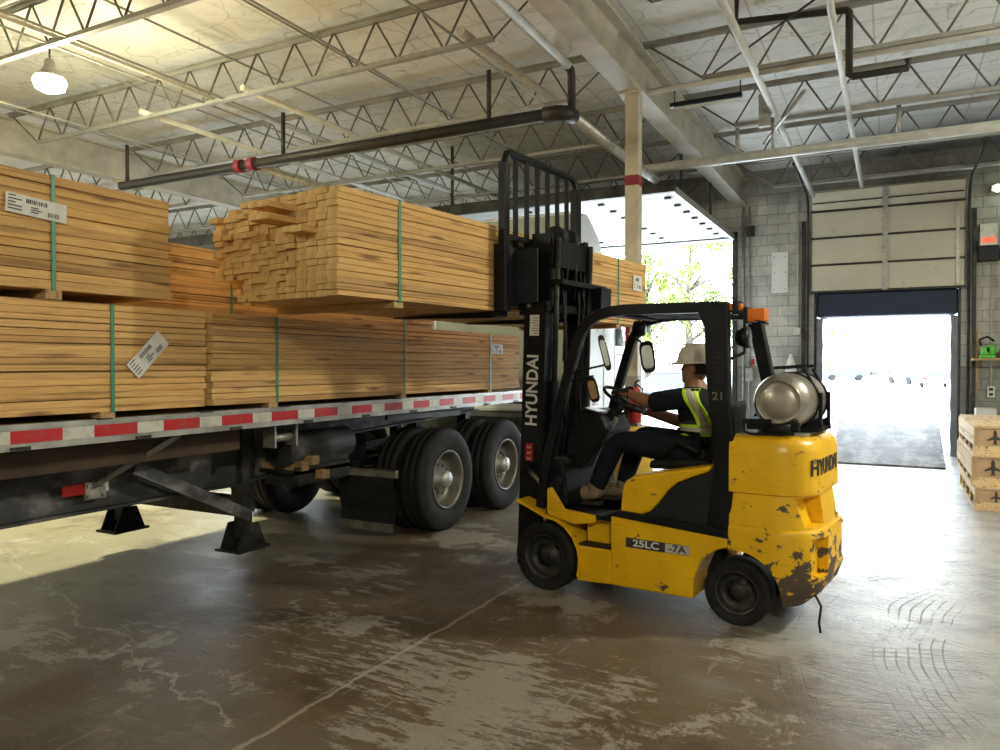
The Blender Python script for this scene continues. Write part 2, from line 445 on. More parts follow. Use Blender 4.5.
# block wall, painted white above, grey below
n = NT('painted_block_wall')
g = n.pos(); x, y, zz = n.xyz(g)[:3]
vec = n.n('ShaderNodeCombineXYZ'); n.l(n.math('ADD', x, y), vec.inputs[0]); n.l(zz, vec.inputs[1])
br = n.n('ShaderNodeTexBrick'); n.l(vec.outputs[0], br.inputs['Vector']); br.inputs['Scale'].default_value = 1
br.inputs['Brick Width'].default_value = .41; br.inputs['Row Height'].default_value = .205; br.inputs['Mortar Size'].default_value = .008
br.inputs['Mortar Smooth'].default_value = .3
br.inputs['Color1'].default_value = (.62, .61, .57, 1); br.inputs['Color2'].default_value = (.52, .51, .48, 1); br.inputs['Mortar'].default_value = (.30, .29, .27, 1)
low = n.math('LESS_THAN', zz, 1.66)
c = n.mix(n.math('MULTIPLY', low, .62), br.outputs['Color'], (.14, .15, .15))
dirt = n.ramp(n.noise(n.pos((1, 1, .6)), 1.6, 8, .7), [(.40, 0.0), (.66, 1.0)])
c = n.mix(n.math('MULTIPLY', dirt, .6), c, (.18, .17, .15))
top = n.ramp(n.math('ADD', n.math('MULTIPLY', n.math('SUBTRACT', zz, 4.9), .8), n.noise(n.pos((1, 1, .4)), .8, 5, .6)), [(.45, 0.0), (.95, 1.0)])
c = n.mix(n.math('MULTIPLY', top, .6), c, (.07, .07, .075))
sp = n.ramp(n.noise(g, 9, 6, .7), [(.62, 0.0), (.68, 1.0)])
c = n.mix(n.math('MULTIPLY', sp, .5), c, (.09, .09, .085))
n.col(c); n.rough(.7); n.bump(br.outputs['Fac'], .6, -.01)
M['block'] = n.m

# roof deck: wrinkled white facing with seams
n = NT('roof_deck_facing')
g = n.pos(); x, y, zz = n.xyz(g)[:3]
seam = n.ramp(n.math('ABSOLUTE', n.math('SUBTRACT', n.math('MODULO', n.math('ADD', x, 60.0), 1.22), .61)), [(.595, 0.0), (.603, 1.0)])
seam2 = n.ramp(n.math('ABSOLUTE', n.math('SUBTRACT', n.math('MODULO', n.math('ADD', y, 60.37), 2.0), 1.0)), [(.96, 0.0), (.985, 1.0)])
f = n.noise(g, 1.1, 6, .6)
c = n.ramp(f, [(.3, (.68, .68, .65)), (.7, (.86, .86, .83))])
wr = n.noise(g, 2.6, 8, .7, 1.6)
c = n.mix(n.math('MULTIPLY', n.ramp(wr, [(.53, 0.0), (.60, 1.0)]), .22), c, (.30, .29, .27))
ck = n.n('ShaderNodeTexVoronoi', feature='DISTANCE_TO_EDGE'); ck.inputs['Scale'].default_value = .9
wv = n.n('ShaderNodeVectorMath', operation='ADD'); n.l(g, wv.inputs[0])
nn = n.n('ShaderNodeTexNoise'); nn.inputs['Scale'].default_value = 1.6; n.l(g, nn.inputs['Vector']); n.l(nn.outputs['Color'], wv.inputs[1]); n.l(wv.outputs[0], ck.inputs['Vector'])
c = n.mix(n.math('MULTIPLY', n.ramp(ck.outputs['Distance'], [(.004, 1.0), (.012, 0.0)]), .45), c, (.20, .19, .17))
c = n.mix(n.math('MULTIPLY', seam, .5), c, (.26, .25, .22))
c = n.mix(n.math('MULTIPLY', seam2, .3), c, (.30, .28, .24))
sm = n.ramp(n.noise(n.pos((.5, .5, 1), loc=(.3, 0, 0)), 1.0, 3), [(.5, 0.0), (.8, .6)])
c = n.mix(n.math('MULTIPLY', sm, .4), c, (.34, .32, .28))
back_dark = n.math('MULTIPLY', n.ramp(n.math('ADD', y, n.math('MULTIPLY', n.noise(g, .9, 4), 2.2)), [(.0, 0.0), (1.0, 1.0)]), 1.0)
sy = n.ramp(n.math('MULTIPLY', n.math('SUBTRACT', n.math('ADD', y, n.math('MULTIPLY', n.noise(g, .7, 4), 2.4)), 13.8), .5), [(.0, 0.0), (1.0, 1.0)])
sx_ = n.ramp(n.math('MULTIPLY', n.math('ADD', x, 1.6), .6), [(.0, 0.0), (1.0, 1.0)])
c = n.mix(n.math('MULTIPLY', n.math('MULTIPLY', sy, sx_), .85), c, (.045, .047, .055))  # deck colour darkens raggedly towards the back wall and the right
n.col(c); n.rough(.62); n.bump(n.noise(g, 3.5, 7, .65, .8), .5, .03)
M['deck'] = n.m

n = NT('outside_concrete'); g = n.pos()
n.col(n.ramp(n.noise(g, .3, 6, .6), [(.3, (.50, .51, .51)), (.7, (.60, .61, .61))])); n.rough(.8)
M['yard'] = n.m
n = NT('diamond_plate'); g = n.pos((1, 1, 1))
f = n.ramp(n.noise(g, 3.2, 9, .8), [(.40, (.035, .04, .046)), (.50, (.11, .115, .125)), (.58, (.26, .26, .27))])
n.col(f); n.rough(.65)
ch = n.n('ShaderNodeTexChecker'); n.l(n.pos((1, 1, 1), (0, 0, R(45))), ch.inputs['Vector']); ch.inputs['Scale'].default_value = 26
n.bump(ch.outputs['Fac'], .3, .004)
M['plate'] = n.m
n = NT('dock_door_panel'); g = n.pos()
c = n.ramp(n.noise(g, .8, 5, .6), [(.3, (.54, .50, .40)), (.7, (.66, .62, .51))])
sp = n.ramp(n.noise(n.pos((1, 1, .6)), 6, 7, .7), [(.62, 0.0), (.69, 1.0)])
n.col(n.mix(n.math('MULTIPLY', sp, .5), c, (.22, .18, .13))); n.rough(.55)
M['door_panel'] = n.m
n = NT('leaves'); v = n.co('Object'); oi = n.n('ShaderNodeObjectInfo')
n.col(n.ramp(n.noise(v, 1.5, 4), [(.3, (.055, .095, .008)), (.7, (.16, .20, .018))])); n.rough(.6)
M['leaves'] = n.m
# ------------------------------------------------------------------ camera, world, colour
cam = bpy.data.cameras.new('camera'); co = bpy.data.objects.new('camera', cam); COL.objects.link(co)
cam.sensor_width = 36; cam.lens = 751*36/1000; cam.clip_end = 400
co.location = (0, 0, 1.68); co.rotation_euler = (R(90) - math.atan(10/751), 0, R(27.6))
SC.camera = co
w = bpy.data.worlds.new('sky'); SC.world = w; w.use_nodes = True
wt = w.node_tree; bg = wt.nodes['Background']
bg.inputs[0].default_value = (.85, .94, 1.0, 1); bg.inputs[1].default_value = WORLD
SC.view_settings.view_transform = 'Standard'; SC.view_settings.look = 'None'
SC.view_settings.gamma = 1; SC.view_settings.use_curve_mapping = False; SC.view_settings.exposure = EXPO
cy = SC.cycles
cy.use_denoising = True; cy.max_bounces = 10; cy.diffuse_bounces = 6; cy.glossy_bounces = 4
cy.sample_clamp_indirect = 8; cy.caustics_reflective = False; cy.caustics_refractive = False
cy.use_adaptive_sampling = True

# ------------------------------------------------------------------ room shell
X0, X1, Y0, Y1, ZC = -21.5, 6.6, -7.0, 16.0, 5.62
def struct(o): o['kind'] = 'structure'; return o
struct(MB().box(X0-.3, X1+.3, Y0-.3, Y1+.25, -.2, 0).build('floor', M['floor']))
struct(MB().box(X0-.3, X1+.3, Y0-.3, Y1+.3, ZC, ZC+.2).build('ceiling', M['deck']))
struct(MB().box(X0-.25, X0, Y0, Y1, 0, ZC).build('wall_left', M['block']))
struct(MB().box(X1, X1+.25, Y0, Y1, 0, ZC).build('wall_right', M['block']))
struct(MB().box(X0, X1, Y0-.25, Y0, 0, ZC).build('wall_front', M['block']))
# back wall with three openings
D1 = (-7.0, -2.92, 0, 4.28)      # drive-through
D2 = (-1.36, 1.08, 0, 3.12)      # dock door
D3 = (-19.0, -14.6, 0, 2.3)     # added opening further left, out of view, to let in daylight
b = MB(); xs = X0
for (a, c_, z0, z1) in (D3, D1, D2):
    b.box(xs, a, Y1, Y1+.25, 0, ZC); b.box(a, c_, Y1, Y1+.25, z1, ZC); xs = c_
b.box(xs, X1, Y1, Y1+.25, 0, ZC)
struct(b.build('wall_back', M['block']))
struct(MB().box(-60, 60, 16.25, 220, -.35, -.03).build('ground', M['yard']))

# steel frames of the drive-through opening
b = MB(); b.box(-2.93, -2.84, 15.9, 16.0, 0, 4.4); b.box(-7.08, -6.98, 15.9, 16.0, 0, 4.4); b.box(-7.08, -2.84, 15.9, 16.0, 4.28, 4.4)
struct(b.build('trim_1', M['dark_steel'], bevel=.006))
# overhead door, opened: panels lying on the horizontal track
d1 = empty('door_1', (-4.93, 13.5, 4.3)); struct(d1)
for k in range(8):
    y0 = 15.85 - k*.60
    MB().box(-2.05, 1.97, y0-13.5-.59, y0-13.5, .0, .045).build('door_panel', M['door_white'], d1, bevel=.004)
    hb = MB()
    for xx in (-1.9, -.6, .7, 1.8): hb.box(xx-.05, xx+.05, y0-13.5-.03, y0-13.5+.03, -.03, 0)
    hb.build('hinge', M['dark_steel'], d1)
for xx in (-2.1, 2.02):
    t = MB(); t.box(xx-.02, xx+.03, -2.45, 2.45, -.06, .05); t.build('track', M['galv'], d1)
for xx in (-2.1, 2.02):
    for yy in (-1.9, .2): MB().box(xx-.02, xx+.02, yy-.02, yy+.02, .05, 1.3).build('track_hanger', M['dark_steel'], d1)
MB().box(-2.15, 2.08, -2.52, -2.44, -.07, .11).build('leading_rail', M['dark_steel'], d1)

# dock door: lowered half way
d2 = empty('door_2', (-.14, 15.93, 0)); struct(d2)
zs = [3.1, 3.62, 4.14, 4.66]
for k in range(3):
    MB().box(-1.27, 1.27, -.05, .0, zs[k]+.02, zs[k+1]-.02).build('door_panel', M['door_panel'], d2, bevel=.006)
p = MB(); p.add([(-1.27, -.05, 4.68), (1.27, -.05, 4.68), (1.27, -.28, 4.98), (-1.27, -.28, 4.98), (-1.27, 0, 4.70), (1.27, 0, 4.70), (1.27, -.24, 5.02), (-1.27, -.24, 5.02)],
      [(0, 1, 2, 3), (7, 6, 5, 4), (0, 4, 5, 1), (3, 2, 6, 7), (0, 3, 7, 4), (1, 5, 6, 2)]); p.build('door_panel', M['door_panel'], d2)
for z in zs:
    MB().box(-1.29, 1.29, -.065, -.05, z-.02, z+.02).build('panel_rail', M['dark_steel'], d2)
MB().box(-.045, .045, -.07, -.05, 3.1, 4.66).build('stile', M['galv'], d2)
MB().bar((0, -.07, 4.66), (0, -.30, 4.98), .09, .02).build('stile', M['galv'], d2)
MB().bar((-1.25, -.16, 4.80), (1.25, -.16, 4.80), .02, .02).build('strut', M['dark_steel'], d2)
for sx in (-1, 1):
    pts = [(sx*1.34, -.06, 0), (sx*1.34, -.06, 4.5)] + [(sx*1.34, -.06 - .35*(1-math.cos(R(a))), 4.5 + .45*math.sin(R(a))) for a in (20, 45, 70, 90)] + [(sx*1.34, -2.6, 5.02)]
    MB().tube(pts, .024, 8).build('track', M['dark_steel'], d2)
    MB().box(sx*1.43-.03, sx*1.43+.03, -.04, .07, 0, 4.5).build('track_angle', M['dark_steel'], d2)
MB().cyl((-1.5, -.3, 5.16), (1.5, -.3, 5.16), .025, 10).build('torsion_shaft', M['galv'], d2)
MB().box(1.14, 1.2, -.075, -.06, 3.15, 4.6).build('side_latch', M['galv'], d2)
b = MB(); b.box(-1.375, -1.335, 15.985, 16.27, 0, 3.13); b.box(1.055, 1.095, 15.985, 16.27, 0, 3.13); b.box(-1.375, 1.095, 15.985, 16.27, 3.09, 3.135); struct(b.build('trim_2', M['dark_steel']))
# dock seal
ds = empty('dock_seal', (-.14, 16.4, 0), 0, 'dark fabric dock seal framing the open dock doorway', 'dock seal')
MB().box(-1.19, 1.19, -.385, .25, 2.62, 3.085).build('head_pad', M['curtain_head'], ds, bevel=.03)
for sx in (-1, 1):
    b = MB(); rings = []
    for i in range(15):
        z = i*.185; o_ = .008*math.sin(i*2.1)
        rings.append([(sx*1.192, -.39, z), (sx*(1.08+o_), -.39, z), (sx*(1.05+o_), .3, z), (sx*1.192, .3, z)])
    b.loft(rings, False); b.build('side_pad', M['curtain'], ds)
# dock leveler plate, raised
lv = empty('dock_leveler', (-.07, 14.0, 0), 0, 'raised steel dock leveler plate in front of the bright dock doorway', 'dock leveler')
b = MB(); b.prism([(0, -.01), (2.0, .58), (2.0, .62), (0, .03)], -.86, .84, axis='x'); b.build('plate', M['plate'], lv)
b = MB(); b.prism([(2.0, .58), (2.35, .50), (2.35, .52), (2.0, .62)], -.8, .78, axis='x'); b.build('lip', M['dark_steel'], lv)
b = MB(); b.prism([(.1, 0.0), (1.95, 0.0), (1.95, .56), (.1, .02)], -.84, -.82, axis='x'); b.prism([(.1, 0.0), (1.95, 0.0), (1.95, .56), (.1, .02)], .80, .82, axis='x'); b.build('toe_guard', M['dark_steel'], lv)

# ------------------------------------------------------------------ girders, columns, joists
def girder(x, lab):
    g_ = empty('steel_girder', (x, 0, 0), 0, lab, 'beam')
    MB().box(-.012, .012, Y0+.02, Y1-.02, 4.96, 5.44).build('web', M['girder'], g_)
    MB().box(-.13, .13, Y0+.02, Y1-.02, 4.93, 4.96).build('flange', M['girder'], g_)
    MB().box(-.13, .13, Y0+.02, Y1-.02, 5.44, 5.47).build('flange', M['girder'], g_)
    sp = MB()
    for yy in (6.2,):
        sp.box(-.03, .03, yy-.18, yy+.18, 5.0, 5.4)
        for i in range(3):
            for j in range(4): sp.cyl((.03, yy-.12+i*.12, 5.06+j*.09), (.048, yy-.12+i*.12, 5.06+j*.09), .014, 6); sp.cyl((-.03, yy-.12+i*.12, 5.06+j*.09), (-.048, yy-.12+i*.12, 5.06+j*.09), .014, 6)
    sp.build('splice_plate', M['column_low'], g_)
    return g_
girder(-2.78, 'deep beige roof girder carried by the column with a maroon band')
girder(-12.1, 'beige roof girder with a bolted splice at the far left')
def column(x, y, lab):
    c_ = empty('steel_column', (x, y, 0), 0, lab, 'column')
    b = MB(); b.box(-.08, .08, -.08, -.066, 1.55, 4.91); b.box(-.08, .08, .066, .08, 1.55, 4.91); b.box(-.012, .012, -.07, .07, 1.55, 4.91); b.box(-.078, -.07, -.07, .07, 1.55, 4.91); b.box(.07, .078, -.07, .07, 1.55, 4.91); b.build('shaft', M['column'], c_)
    MB().box(-.082, .082, -.082, .082, .02, 1.55).build('painted_base', M['column_low'], c_, bevel=.005)
    MB().box(-.17, .17, -.17, .17, 0, .02).build('foot_plate', M['dark_steel'], c_)
    MB().box(-.15, .15, -.15, .15, 4.91, 4.93).build('cap_plate', M['girder'], c_)
    return c_
cA = column(-2.78, 8.79, 'beige steel column behind the raised lumber with a maroon band near its top')
MB().box(-.084, .084, -.084, .084, 3.83, 3.95).build('maroon_band', M['maroon'], cA)
column(-12.1, 8.79, 'beige steel column beyond the flatbed trailer')
# extinguisher arrow sign on the column
sg = MB().box(-2.84, -2.73, 8.695, 8.708, 1.95, 2.35).build('extinguisher_sign', M['red']); tag(sg, 'small red extinguisher arrow sign on the beige column', 'sign')
a_ = MB(); a_.prism([(-2.78, 2.0), (-2.815, 2.06), (-2.79, 2.06), (-2.79, 2.2), (-2.77, 2.2), (-2.77, 2.06), (-2.745, 2.06)], 8.686, 8.694); a_.build('arrow', M['white'], sg)

def joist(y, x0, x1, lab):
    j = empty('open_web_joist', (0, y, 0), 0, lab, 'roof joist', 'open web roof joists under the white deck')
    zt, zb = 5.50, 4.97
    t = MB()
    for s_ in (-1, 1): t.box(x0, x1, s_*.035-.018, s_*.035+.018, zt-.004, zt+.004+.0); t.box(x0, x1, s_*.018-.003, s_*.018+.003, zt-.05, zt)
    t.box(x0, x1, -.055, .055, zt, zt+.012)
    t.build('top_chord', M['joist'], j)
    t = MB()
    for s_ in (-1, 1): t.box(x0+.7, x1-.7, s_*.018-.003, s_*.018+.003, zb, zb+.045)
    t.box(x0+.7, x1-.7, -.032, .032, zb-.006, zb); t.build('bottom_chord', M['joist'], j)
    t = MB(); n_ = int((x1-x0-1.4)/.292); n_ += n_ % 2
    st = (x1-x0-1.4)/n_; pts = [(x0+.05, 0, zt-.02)]
    for i in range(n_+1): pts.append((x0+.7+i*st, 0, zb+.02 if i % 2 == 0 else zt-.03))
    pts.append((x1-.05, 0, zt-.02))
    for a, c_ in zip(pts[:-1], pts[1:]): t.tube([a, c_], .0125, 6)
    t.build('web', M['joist_web'], j)
    return j
for y in (-1.25, .75, 2.75, 4.75, 6.75, 8.79, 10.75, 12.75, 14.75):
    joist(y, -2.66, 6.55, 'open web steel joist between the beige girder and the right wall')
    joist(y, -11.98, -2.90, 'open web steel joist spanning above the lumber between the two girders')
for y in (6.75, 8.79, 10.75, 12.75, 14.75):
    joist(y, -21.4, -12.22, 'open web steel joist beyond the left girder')

# ------------------------------------------------------------------ pipes
def pipe(name, pts, r, mat, lab, cat='pipe', group=None, n_=10):
    o = MB().tube(pts, r, n_).build(name, M[mat]); return tag(o, lab, cat, group)
zP = 5.035
# long lines running away from the camera
GY = 'thin bridging rods running from the camera side to the back wall'
for x, z in ((-7.42, 5.0), (-7.22, 5.44), (-7.75, 5.0), (-9.1, 5.44), (-10.0, 5.0), (-11.5, 5.44), (-5.2, 5.0), (-5.95, 5.44), (-3.95, 5.0)):
    pipe('bridging_rod', [(x, -1, z), (x, 15.9, z)], .014, 'joist', 'thin painted bridging rod tying the roof joists over the trailer', 'rod', GY, 6)
pipe('sprinkler_branch', [(-7.62, -1, 5.04), (-7.62, 15.9, 5.04)], .026, 'pipe', 'white sprinkler branch pipe passing beside the lit high bay lamp')
pipe('sprinkler_branch', [(-7.0, 6.65, 5.04), (-7.0, 15.9, 5.04)], .04, 'pipe', 'open ended white pipe on the joists, right of the one nearest the lamp')
pipe('sprinkler_branch', [(-8.85, 6.65, 5.04), (-8.85, 15.9, 5.04)], .04, 'pipe', 'open ended white pipe on the joists nearest the lit lamp')
pipe('sprinkler_branch', [(-3.9, 6.60, 5.06), (-3.72, 15.9, 5.06)], .045, 'pipe', 'open ended white pipe above the fork backrest')
pipe('sprinkler_branch', [(-2.96, -1, 5.04), (-2.96, 15.9, 5.04)], .022, 'pipe', 'slim white pipe hugging the left side of the beige girder')
bp = empty('sprinkler_main', (0, 0, 0), 0, 'large white sprinkler pipe that drops to the dark main', 'pipe')
MB().tube([(-3.14, -1, 5.0), (-3.14, 7.62, 4.93)], .045, 12).build('pipe', M['pipe'], bp)
MB().tube([(-3.14, 7.6, 4.93), (-3.14, 7.68, 4.90), (-3.14, 7.70, 4.85), (-3.14, 7.70, 4.45)], .045, 12).build('drop', M['dark_pipe'], bp)
dp = empty('black_main_pipe', (0, 0, 0), 0, 'long dark main pipe hung below the joists above the lumber', 'pipe')
MB().tube([(-10.5, 7.55, 4.42), (-3.27, 7.55, 4.42)], .065, 14).build('pipe', M['dark_pipe'], dp)
MB().tube([(-3.4, 7.55, 4.42), (-3.25, 7.56, 4.42), (-3.16, 7.62, 4.42), (-3.14, 7.75, 4.42)], .085, 14).build('elbow', M['dark_pipe'], dp)
for x in (-8.0, -7.75): MB().cyl((x-.05, 7.55, 4.42), (x+.05, 7.55, 4.42), .09, 14).build('coupling', M['maroon'], dp)
for x in (-10.36, -7.2, -4.09): MB().cyl((x, 7.55, 4.45), (x, 7.55, 5.03), .028, 8).build('hanger_rod', M['dark_steel'], dp)
pipe('galvanised_main', [(-3.14, 7.75, 4.42), (-3.14, 15.9, 4.42)], .06, 'galv', 'grey main pipe running from the dark elbow past the column')
pipe('galvanised_branch', [(-7.78, 7.7, 4.42), (-7.78, 15.9, 4.42)], .055, 'galv', 'grey pipe branching back from the red coupling on the dark main')
# right bay, along X
pipe('sprinkler_main', [(-3.6, 11.2, 4.66), (6.5, 11.2, 4.66)], .07, 'pipe', 'thick beige pipe hung below the joists in front of the dock door', n_=14)
pipe('sprinkler_branch', [(-2.6, 8.79, 4.93), (6.5, 8.79, 4.93)], .035, 'pipe', 'thin pipe running along the joist right of the column')
for x in (.05, -2.0, 2.1): tag(MB().cyl((x, 11.2, 4.72), (x, 11.2, 5.1), .03, 8).build('pipe_hanger', M['galv']), None, 'pipe hanger')
hh = [o for o in bpy.data.objects if o.name.startswith('pipe_hanger')]
for o, l in zip(hh, ('stout hanger above the thick beige pipe in front of the dock door', 'pipe hanger holding the thick beige pipe nearest the girder', 'hanger of the thick beige pipe near the right wall')): o['label'] = l
# along Y in the right bay
pipe('sprinkler_branch', [(-1.37, 3, 4.93), (-1.37, 15.6, 4.93)], .04, 'pipe', 'white pipe crossing under the joists just right of the beige girder')
pipe('sprinkler_branch', [(-.52, 3, 4.93), (-.52, 15.2, 4.93)], .035, 'pipe', 'white pipe crossing under the joists above the dock door')
pipe('sprinkler_branch', [(-1.6, 11.0, 4.76), (-.95, 9.6, 4.93)], .025, 'galv', 'short diagonal grey pipe stub above the thick beige pipe')
# black bent gas pipe
g_ = [(-1.44, 8.0, 5.6), (-1.44, 8.0, 5.2), (-.41, 8.0, 5.1), (-.39, 8.0, 5.08), (-.39, 8.0, 4.47), (-.36, 8.0, 4.45), (.11, 8.0, 4.45), (.11, 8.0, 4.53)]
pipe('gas_pipe', g_, .035, 'dark_pipe', 'black bent pipe stepping down below the joists at upper right')
pipe('bridging_rod', [(-1.82, 8.7, 4.99), (-.30, 7.0, 4.99)], .012, 'dark_steel', 'dark diagonal bracing rod crossing the joists at the upper right', 'rod', None, 6)
gd = empty('column_guard', (-2.79, 8.79, 0), 0, 'yellow round guard around the foot of the beige column', 'column guard')
MB().lathe([(.12, 0), (.25, 0), (.25, .93), (.235, .95), (.12, .95)], 28, None, True).build('sleeve', M['yellow_plain'], gd)
fx = empty('fire_extinguisher', (-2.70, 8.62, 1.0), 0, 'red fire extinguisher on the beige column behind the steering wheel', 'extinguisher')
MB().lathe([(0, 0), (.07, 0), (.075, .02), (.075, .34), (.05, .40), (.025, .42), (0, .42)], 20).build('cylinder', M['red'], fx)
b = MB(); b.tube([(0, 0, .42), (0, 0, .47), (.05, 0, .50)], .012, 8); b.tube([(.02, 0, .45), (.09, 0, .40), (.085, 0, .15)], .01, 6); b.build('valve_and_hose', M['cable'], fx)
# hanging strip light, dead
sl = empty('strip_light', (-1.95, 8.85, 4.72), 0, 'unlit black strip fixture hanging beside the beige girder', 'light fixture')
MB().box(-.40, .42, -.04, .04, 0, .05).build('housing', M['black'], sl, bevel=.005)
MB().cyl((-.36, 0, -.02), (.4, 0, -.02), .018, 8).build('tube', M['pipe'], sl)
for x in (-.35, .4): MB().cyl((x, 0, .04), (x, 0, .25), .008, 6).build('hanger', M['dark_steel'], sl)
jb = empty('junction_box', (-1.48, 10.2, 4.75), 0, 'beige junction box with a conduit below the white pipe near the girder', 'junction box')
MB().box(-.07, .07, -.05, .05, 0, .42).build('box', M['galv'], jb, bevel=.006); MB().cyl((.1, 0, -.3), (.1, 0, .1), .02, 8).build('conduit', M['galv'], jb)

# ------------------------------------------------------------------ lamps
def lamp(x, y, z, power, lab, group=None, col=(1, .93, .74), side=.34):
    l = empty('high_bay_lamp', (x, y, z), 0, lab, 'lamp', group)  # shared by the hanging lamp in view and the added fill lamps
    MB().lathe([(.03, .30), (.05, .28), (.06, .2), (.12, .13), (.16, .06), (.16, .05), (.12, .11), (.05, .19), (.02, .28)], 24).build('housing', M['galv'], l)
    MB().lathe([(.0, -.06), (.08, -.05), (.14, -.02), (.165, .05), (.15, .09), (.0, .10)], 24).build('lens', M['lamp_glow'], l)
    MB().cyl((0, 0, .3), (0, 0, .5), .01, 6).build('cord', M['cable'], l)
    li = bpy.data.lights.new('lamp_light', 'AREA'); li.shape = 'DISK'; li.size = .34; li.energy = power*.4; li.color = col
    lo = bpy.data.objects.new('lamp_light', li); COL.objects.link(lo); lo.location = (x, y, z-.07)
    l2 = bpy.data.lights.new('lamp_side_light', 'POINT'); l2.energy = power*side; l2.color = col; l2.shadow_soft_size = .16
    lq = bpy.data.objects.new('lamp_side_light', l2); COL.objects.link(lq); lq.location = (x, y, z-.26)
    return l
M['lamp_glow'] = emit('lamp_glow', (1, .97, .60), 120)
lamp(-8.1, 4.98, 4.69, LAMP, 'lit high bay lamp hanging at the upper left', None, (1, .93, .58), .15)
lamp(-16.5, 5, 4.5, LAMP, 'added unseen fill lamp beyond the left girder')  # added out of view to light the left bay
lamp(-8.1, -3, 4.5, LAMP*.40, 'added unseen fill lamp behind the camera on the left')  # unseen fill added behind the camera, in high bay form
lamp(2.0, -2.5, 4.5, LAMP*.6, 'added unseen fill lamp behind the camera on the right')  # second unseen fill, added to light the lumber from the front
lamp(3.4, 7.2, 4.7, LAMP*.75, 'added unseen fill lamp in the right bay')  # unseen lamp added to brighten the right bay and back wall
for (a, c_, z0, z1) in (D1, D2, D3):
    li = bpy.data.lights.new('daylight_portal', 'AREA'); li.shape = 'RECTANGLE'; li.size = c_-a; li.size_y = z1; li.cycles.is_portal = True
    lo = bpy.data.objects.new('daylight_portal', li); COL.objects.link(lo); lo.location = ((a+c_)/2, 16.2, z1/2); lo.rotation_euler = (R(-90), 0, 0)
# ------------------------------------------------------------------ lumber
def board_mesh(L_, w_, h_, seed):
    rnd = random.Random(seed); b = MB(); N = 10; rings = []
    ph = rnd.random()*6
    for i in range(N+1):
        y = -L_/2 + L_*i/N
        dz = .0022*math.sin(ph + i*.7) ; dx = .002*math.sin(ph*2 + i*.5)
        cut = .012 if rnd.random() < .12 else .002
        x0, x1, z0, z1 = -w_/2+dx, w_/2+dx, -h_/2+dz, h_/2+dz
        rings.append([(x0, y, z0), (x1-.002, y, z0), (x1, y, z0+.002), (x1, y, z1-cut), (x1-cut*.8, y, z1), (x0, y, z1)])
    b.loft(rings, False)
    return b.mesh('board')
class Boards:
    def __init__(s, L_, w_, h_, n=6):
        s.L, s.w, s.h = L_, w_, h_
        s.ms = []
        for i in range(n):
            me = board_mesh(L_, w_, h_, i+int(L_*10)); me.materials.append(M['wood']); me.materials.append(M['wood_end'])
            for p in me.polygons:
                if abs(p.normal.y) > .9: p.material_index = 1
            s.ms.append(me)
